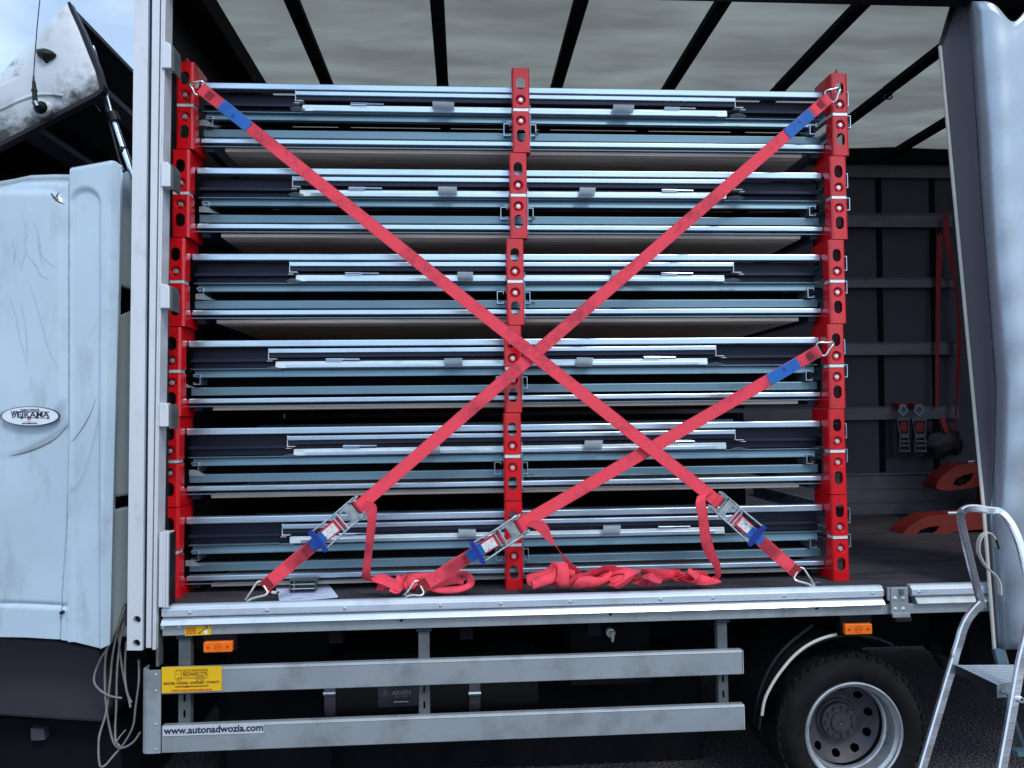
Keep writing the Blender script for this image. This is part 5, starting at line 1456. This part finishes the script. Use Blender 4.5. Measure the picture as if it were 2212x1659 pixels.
# pallet truck with orange forks, tipped up behind the curtain
pt = thing('pallet_truck', 'orange red pallet truck, two rounded fork tips showing beside the curtain', 'pallet truck', (3.6, 1.4, BZ))
def fork(pix, holes_, Y, wd_, nm='fork'):
    pts = [at(x, y, Y) for x, y in pix]; bm = new()
    hl = [[(lambda p: (p.x, p.z))(at(x, y, Y)) for x, y in h] for h in holes_]
    holed(bm, [(p.x, p.z) for p in pts], hl, Y, Y + .012)
    n = len(pts)
    a_ = [bm.verts.new((p.x, Y + .0121, p.z)) for p in pts]; b_ = [bm.verts.new((p.x, Y + wd_, p.z)) for p in pts]
    for i in range(n): bm.faces.new((a_[i], a_[(i + 1) % n], b_[(i + 1) % n], b_[i]))
    bm.faces.new(b_[::-1])
    return obj(nm, bm, 'orange', pt, smooth=30)
f1 = fork([(1946, 1160), (1950, 1152), (1962, 1139), (1978, 1128), (1996, 1118), (2010, 1114), (2060, 1111), (2110, 1106), (2160, 1101), (2160, 1142), (2110, 1144), (2060, 1150), (2020, 1157), (1985, 1164), (1955, 1166), (1947, 1164)],
     [[(1980, 1153), (1990, 1144), (2008, 1138), (2030, 1136), (2024, 1146), (2012, 1153), (1992, 1157)]], 1.50, .16)
f2 = fork([(2022, 1052), (2024, 1044), (2034, 1030), (2050, 1016), (2068, 1006), (2085, 1002), (2110, 1001), (2150, 999), (2150, 1042), (2110, 1052), (2080, 1056), (2050, 1060), (2034, 1059), (2025, 1056)],
     [[(2058, 1046), (2066, 1034), (2082, 1026), (2104, 1022), (2098, 1036), (2086, 1046), (2070, 1050)]], 1.95, .16)
for f_, (px, py, Y) in ((f1, (1986, 1149, 1.52)), (f2, (2064, 1042, 1.97))):
    c = at(px + 18, py - 2, Y); bm = new(); tube(bm, [(c.x, Y + .02, c.z), (c.x, Y + .14, c.z)], .033, 18); obj('load_roller', bm, 'rubber', f_, smooth=50)
bm = new(); c = at(2052, 1108, 1.55); tube(bm, [(c.x - .02, 1.55, c.z), (c.x + .05, 1.55, c.z + .0)], .012, 8); c = at(2090, 998, 2.0); tube(bm, [(c.x, 2.0, c.z), (c.x + .05, 2.0, c.z + .004)], .012, 8); obj('fork_bolt', bm, 'galv', pt, smooth=50)
bm = new(); P0 = at(2160, 1110, 1.5); box(bm, P0.x + .25, P0.x + .6, 1.5, 2.1, BZ + .001, P0.z + .25); obj('lifting_body', bm, 'orange', pt, bevel=.02)

# ================================================================== step ladder
YLd = -.42
lad = thing('step_ladder', 'aluminium folding step ladder with hooped handrail standing before the rear wheel', 'ladder', (at(2070, 1500, YLd).x, YLd, 0))
def LP(pts, Y=YLd, Y2=None):
    n = len(pts); return [at(x, y, Y if Y2 is None else Y + (Y2 - Y) * i / (n - 1)) for i, (x, y) in enumerate(pts)]
bm = new()
barpath(bm, LP([(2122, 1312), (2110, 1268), (2098, 1220), (2086, 1172), (2077, 1132), (2075, 1114), (2080, 1103), (2092, 1098), (2112, 1098), (2134, 1102), (2154, 1104), (2168, 1112), (2184, 1132), (2196, 1156), (2206, 1186), (2216, 1230), (2224, 1270), (2230, 1300)], -.38, -.66), .030, .022, k=4)
obj('handrail_hoop', bm, 'alu_shiny', lad, smooth=40)
def foot_to_ground(p, q, z=0.0):
    t = (z - p.z) / (q.z - p.z); return p.lerp(q, t)
a, b = at(2058, 1434.7, YLd), at(1992, 1659, YLd - .06)
bm = new(); barpath(bm, LP([(2119, 1303), (2104, 1319), (2091, 1336), (2080, 1359), (2072, 1388), (2064, 1412), (2060, 1430)], YLd) + [a.lerp(b, .2), a.lerp(b, .6), foot_to_ground(a, b, .02)], .034, .022, k=3)
rl = obj('front_rail', bm, 'alu_shiny', lad, smooth=40)
e = foot_to_ground(a, b, .0)
bm = new(); box(bm, e.x - .03, e.x + .03, e.y - .03, e.y + .03, 0, .03); obj('rubber_foot', bm, 'black', rl, bevel=.005)
a, b = at(2203, 1440, YLd - .28), at(2164, 1659, YLd - .34)
bm = new(); barpath(bm, [at(2230, 1296, YLd - .24), at(2224, 1345, YLd - .26), at(2216, 1385, YLd - .27), a, a.lerp(b, .5), foot_to_ground(a, b, .02)], .036, .022, k=3)
rr = obj('front_rail', bm, 'alu_shiny', lad, smooth=40)
e = foot_to_ground(a, b, .0); bm = new(); box(bm, e.x - .03, e.x + .03, e.y - .03, e.y + .03, 0, .03); obj('rubber_foot', bm, 'black', rr, bevel=.005)
c = at(2199, 1508, YLd - .30)
bm = new(); lathe(bm, [(.006, -.022), (.0105, -.022), (.0115, -.012), (.0115, .0)], (c.x, c.y, c.z), 16); obj('rivet_eye', bm, 'bolt', rr, smooth=50)
bm = new(); lathe(bm, [(.001, -.014), (.006, -.014)], (c.x, c.y, c.z), 12); obj('eye_hole', bm, 'black', rr)
# tread
zt_ = at(2066, 1434.7, YLd).z
A = at(2064, 1436, YLd + .0); 
st4 = [at(2064, 1436.5, Z=zt_), at(2190, 1435.5, Z=zt_), at(2192, 1472, Z=zt_), at(2153, 1479, Z=zt_)]
bm = new(); slab(bm, [(p.x, p.y) for p in st4], zt_ - .004, zt_); stp = obj('tread', bm, 'alu_guard', lad, bevel=.0008)
bm = new()
for i in range(11):
    t0 = (i + .5) / 11
    p = st4[0].lerp(st4[3], t0); q = st4[1].lerp(st4[2], t0); dq = (st4[3] - st4[0]).normalized() * .0018
    slab(bm, [(p.x, p.y), (q.x, q.y), (q.x + dq.x, q.y + dq.y), (p.x + dq.x, p.y + dq.y)], zt_ + .0002, zt_ + .0018)
obj('tread_ribs', bm, 'alu', stp)
bm = new()
p, q = st4[0], st4[3]; nrm = Vector((q.y - p.y, -(q.x - p.x), 0)).normalized() * .004
slab(bm, [(p.x, p.y), (q.x, q.y), (q.x + nrm.x, q.y + nrm.y), (p.x + nrm.x, p.y + nrm.y)], zt_ - .033, zt_ + .001); obj('tread_edge', bm, 'black', stp)
bm = new(); p = q; q2 = st4[2]; n2 = Vector((q2.y - p.y, -(q2.x - p.x), 0)).normalized() * .004
slab(bm, [(p.x, p.y), (q2.x, q2.y), (q2.x + n2.x, q2.y + n2.y), (p.x + n2.x, p.y + n2.y)], zt_ - .05, zt_ + .0008); obj('tread_nose', bm, 'alu_guard', stp)
bm = new(); tube(bm, [at(2163, 1494, YLd - .24), at(2172, 1497, YLd - .25), at(2184, 1504, YLd - .27), at(2192, 1508, YLd - .28)], .007, 8, k=3); obj('brace', bm, 'galv_dull', lad, smooth=50)
a, b = at(2150, 1404, YLd + .05), at(2166, 1436, YLd + .06)
bm = new(); pprism(bm, [(2149, 1404), (2167, 1404), (2176, 1434), (2157, 1437)], YLd + .05, YLd + .07); obj('back_rail', bm, 'galv_dull', lad)
p0, p1_ = at(2172, 1500, YLd + .02), at(2212, 1625, YLd + .30)
bm = new(); barpath(bm, [p0, p0.lerp(p1_, .5), foot_to_ground(p0, p1_, 0)], .02, .02); barpath(bm, [p0 + Vector((.05, -.1, 0)), foot_to_ground(p0 + Vector((.05, -.1, 0)), p1_ + Vector((.1, -.1, 0)), 0)], .02, .02); obj('back_leg', bm, 'galv_dull', lad)
bm = new(); sweep(bm, [(YLd + .1, .42), (YLd + .14, .42), (YLd + .14, .40), (YLd + .1, .40)], at(2196, 1560, YLd + .1).x, at(2196, 1560, YLd + .1).x + .3); obj('cross_bar', bm, 'galv_dull', lad)
bm = new()
hk = [(2155, 1183), (2152, 1165), (2146, 1156), (2138, 1151), (2127, 1156), (2120, 1166), (2117, 1180), (2118, 1196), (2126, 1214), (2136, 1228), (2150, 1240), (2158, 1250), (2163, 1264), (2164, 1286)]
ribbon(bm, LP(hk, -.372), [p + Vector((.004, .028, 0)) for p in LP(hk, -.372)], .004, 5); obj('hanging_strap', bm, 'white_rubber', lad, smooth=60)
bm = new(); barpath(bm, LP([(2152, 1166), (2158, 1186)], -.385), .010, .006); obj('strap_tip', bm, 'black', lad)

# ================================================================== grey cables dangling between cab and body
loops = [[(270, 1304), (258, 1340), (247, 1375), (217, 1425), (203, 1465), (212, 1487), (237, 1503), (263, 1508)],
 [(271, 1318), (255, 1350), (239, 1385), (228, 1420), (227, 1495), (234, 1557), (245.7, 1604), (262, 1616), (287, 1604), (303, 1582)],
 [(268, 1345), (259, 1390), (253, 1450), (251, 1530), (249, 1569.5), (250, 1600), (259, 1612)],
 [(264, 1330), (257, 1375), (262, 1430), (269, 1470), (276, 1500), (282, 1528)],
 [(273, 1385), (270, 1440), (273, 1490), (284, 1518)],
 [(300, 1425), (300, 1470), (293, 1527), (287, 1570), (267, 1607), (244, 1634), (226, 1654), (215, 1650), (214, 1594), (229, 1540), (238, 1470), (242, 1425), (250, 1380), (259, 1345), (271, 1310)],
 [(248, 1607), (260, 1590), (272, 1576)]]
cbs = thing('cable_bundle', 'grey cables hanging in long loose loops between cab and load body', 'cables', (at(260, 1500, .12).x, .12, at(260, 1650, .12).z))
for i, lp in enumerate(loops):
    bm = new(); tube(bm, [at(x, y, .10 + .02 * math.sin(i * 2 + j)) for j, (x, y) in enumerate(lp)], .0048 if i != 6 else .003, 7, k=6); obj('cable', bm, 'cable', cbs, smooth=60)
# cable guide on the post
bm = new(); pprism(bm, [(270, 1352), (274, 1352), (276, 1305), (271, 1305)], .0, .03); obj('cable_clip', bm, 'galv_dark', truck)
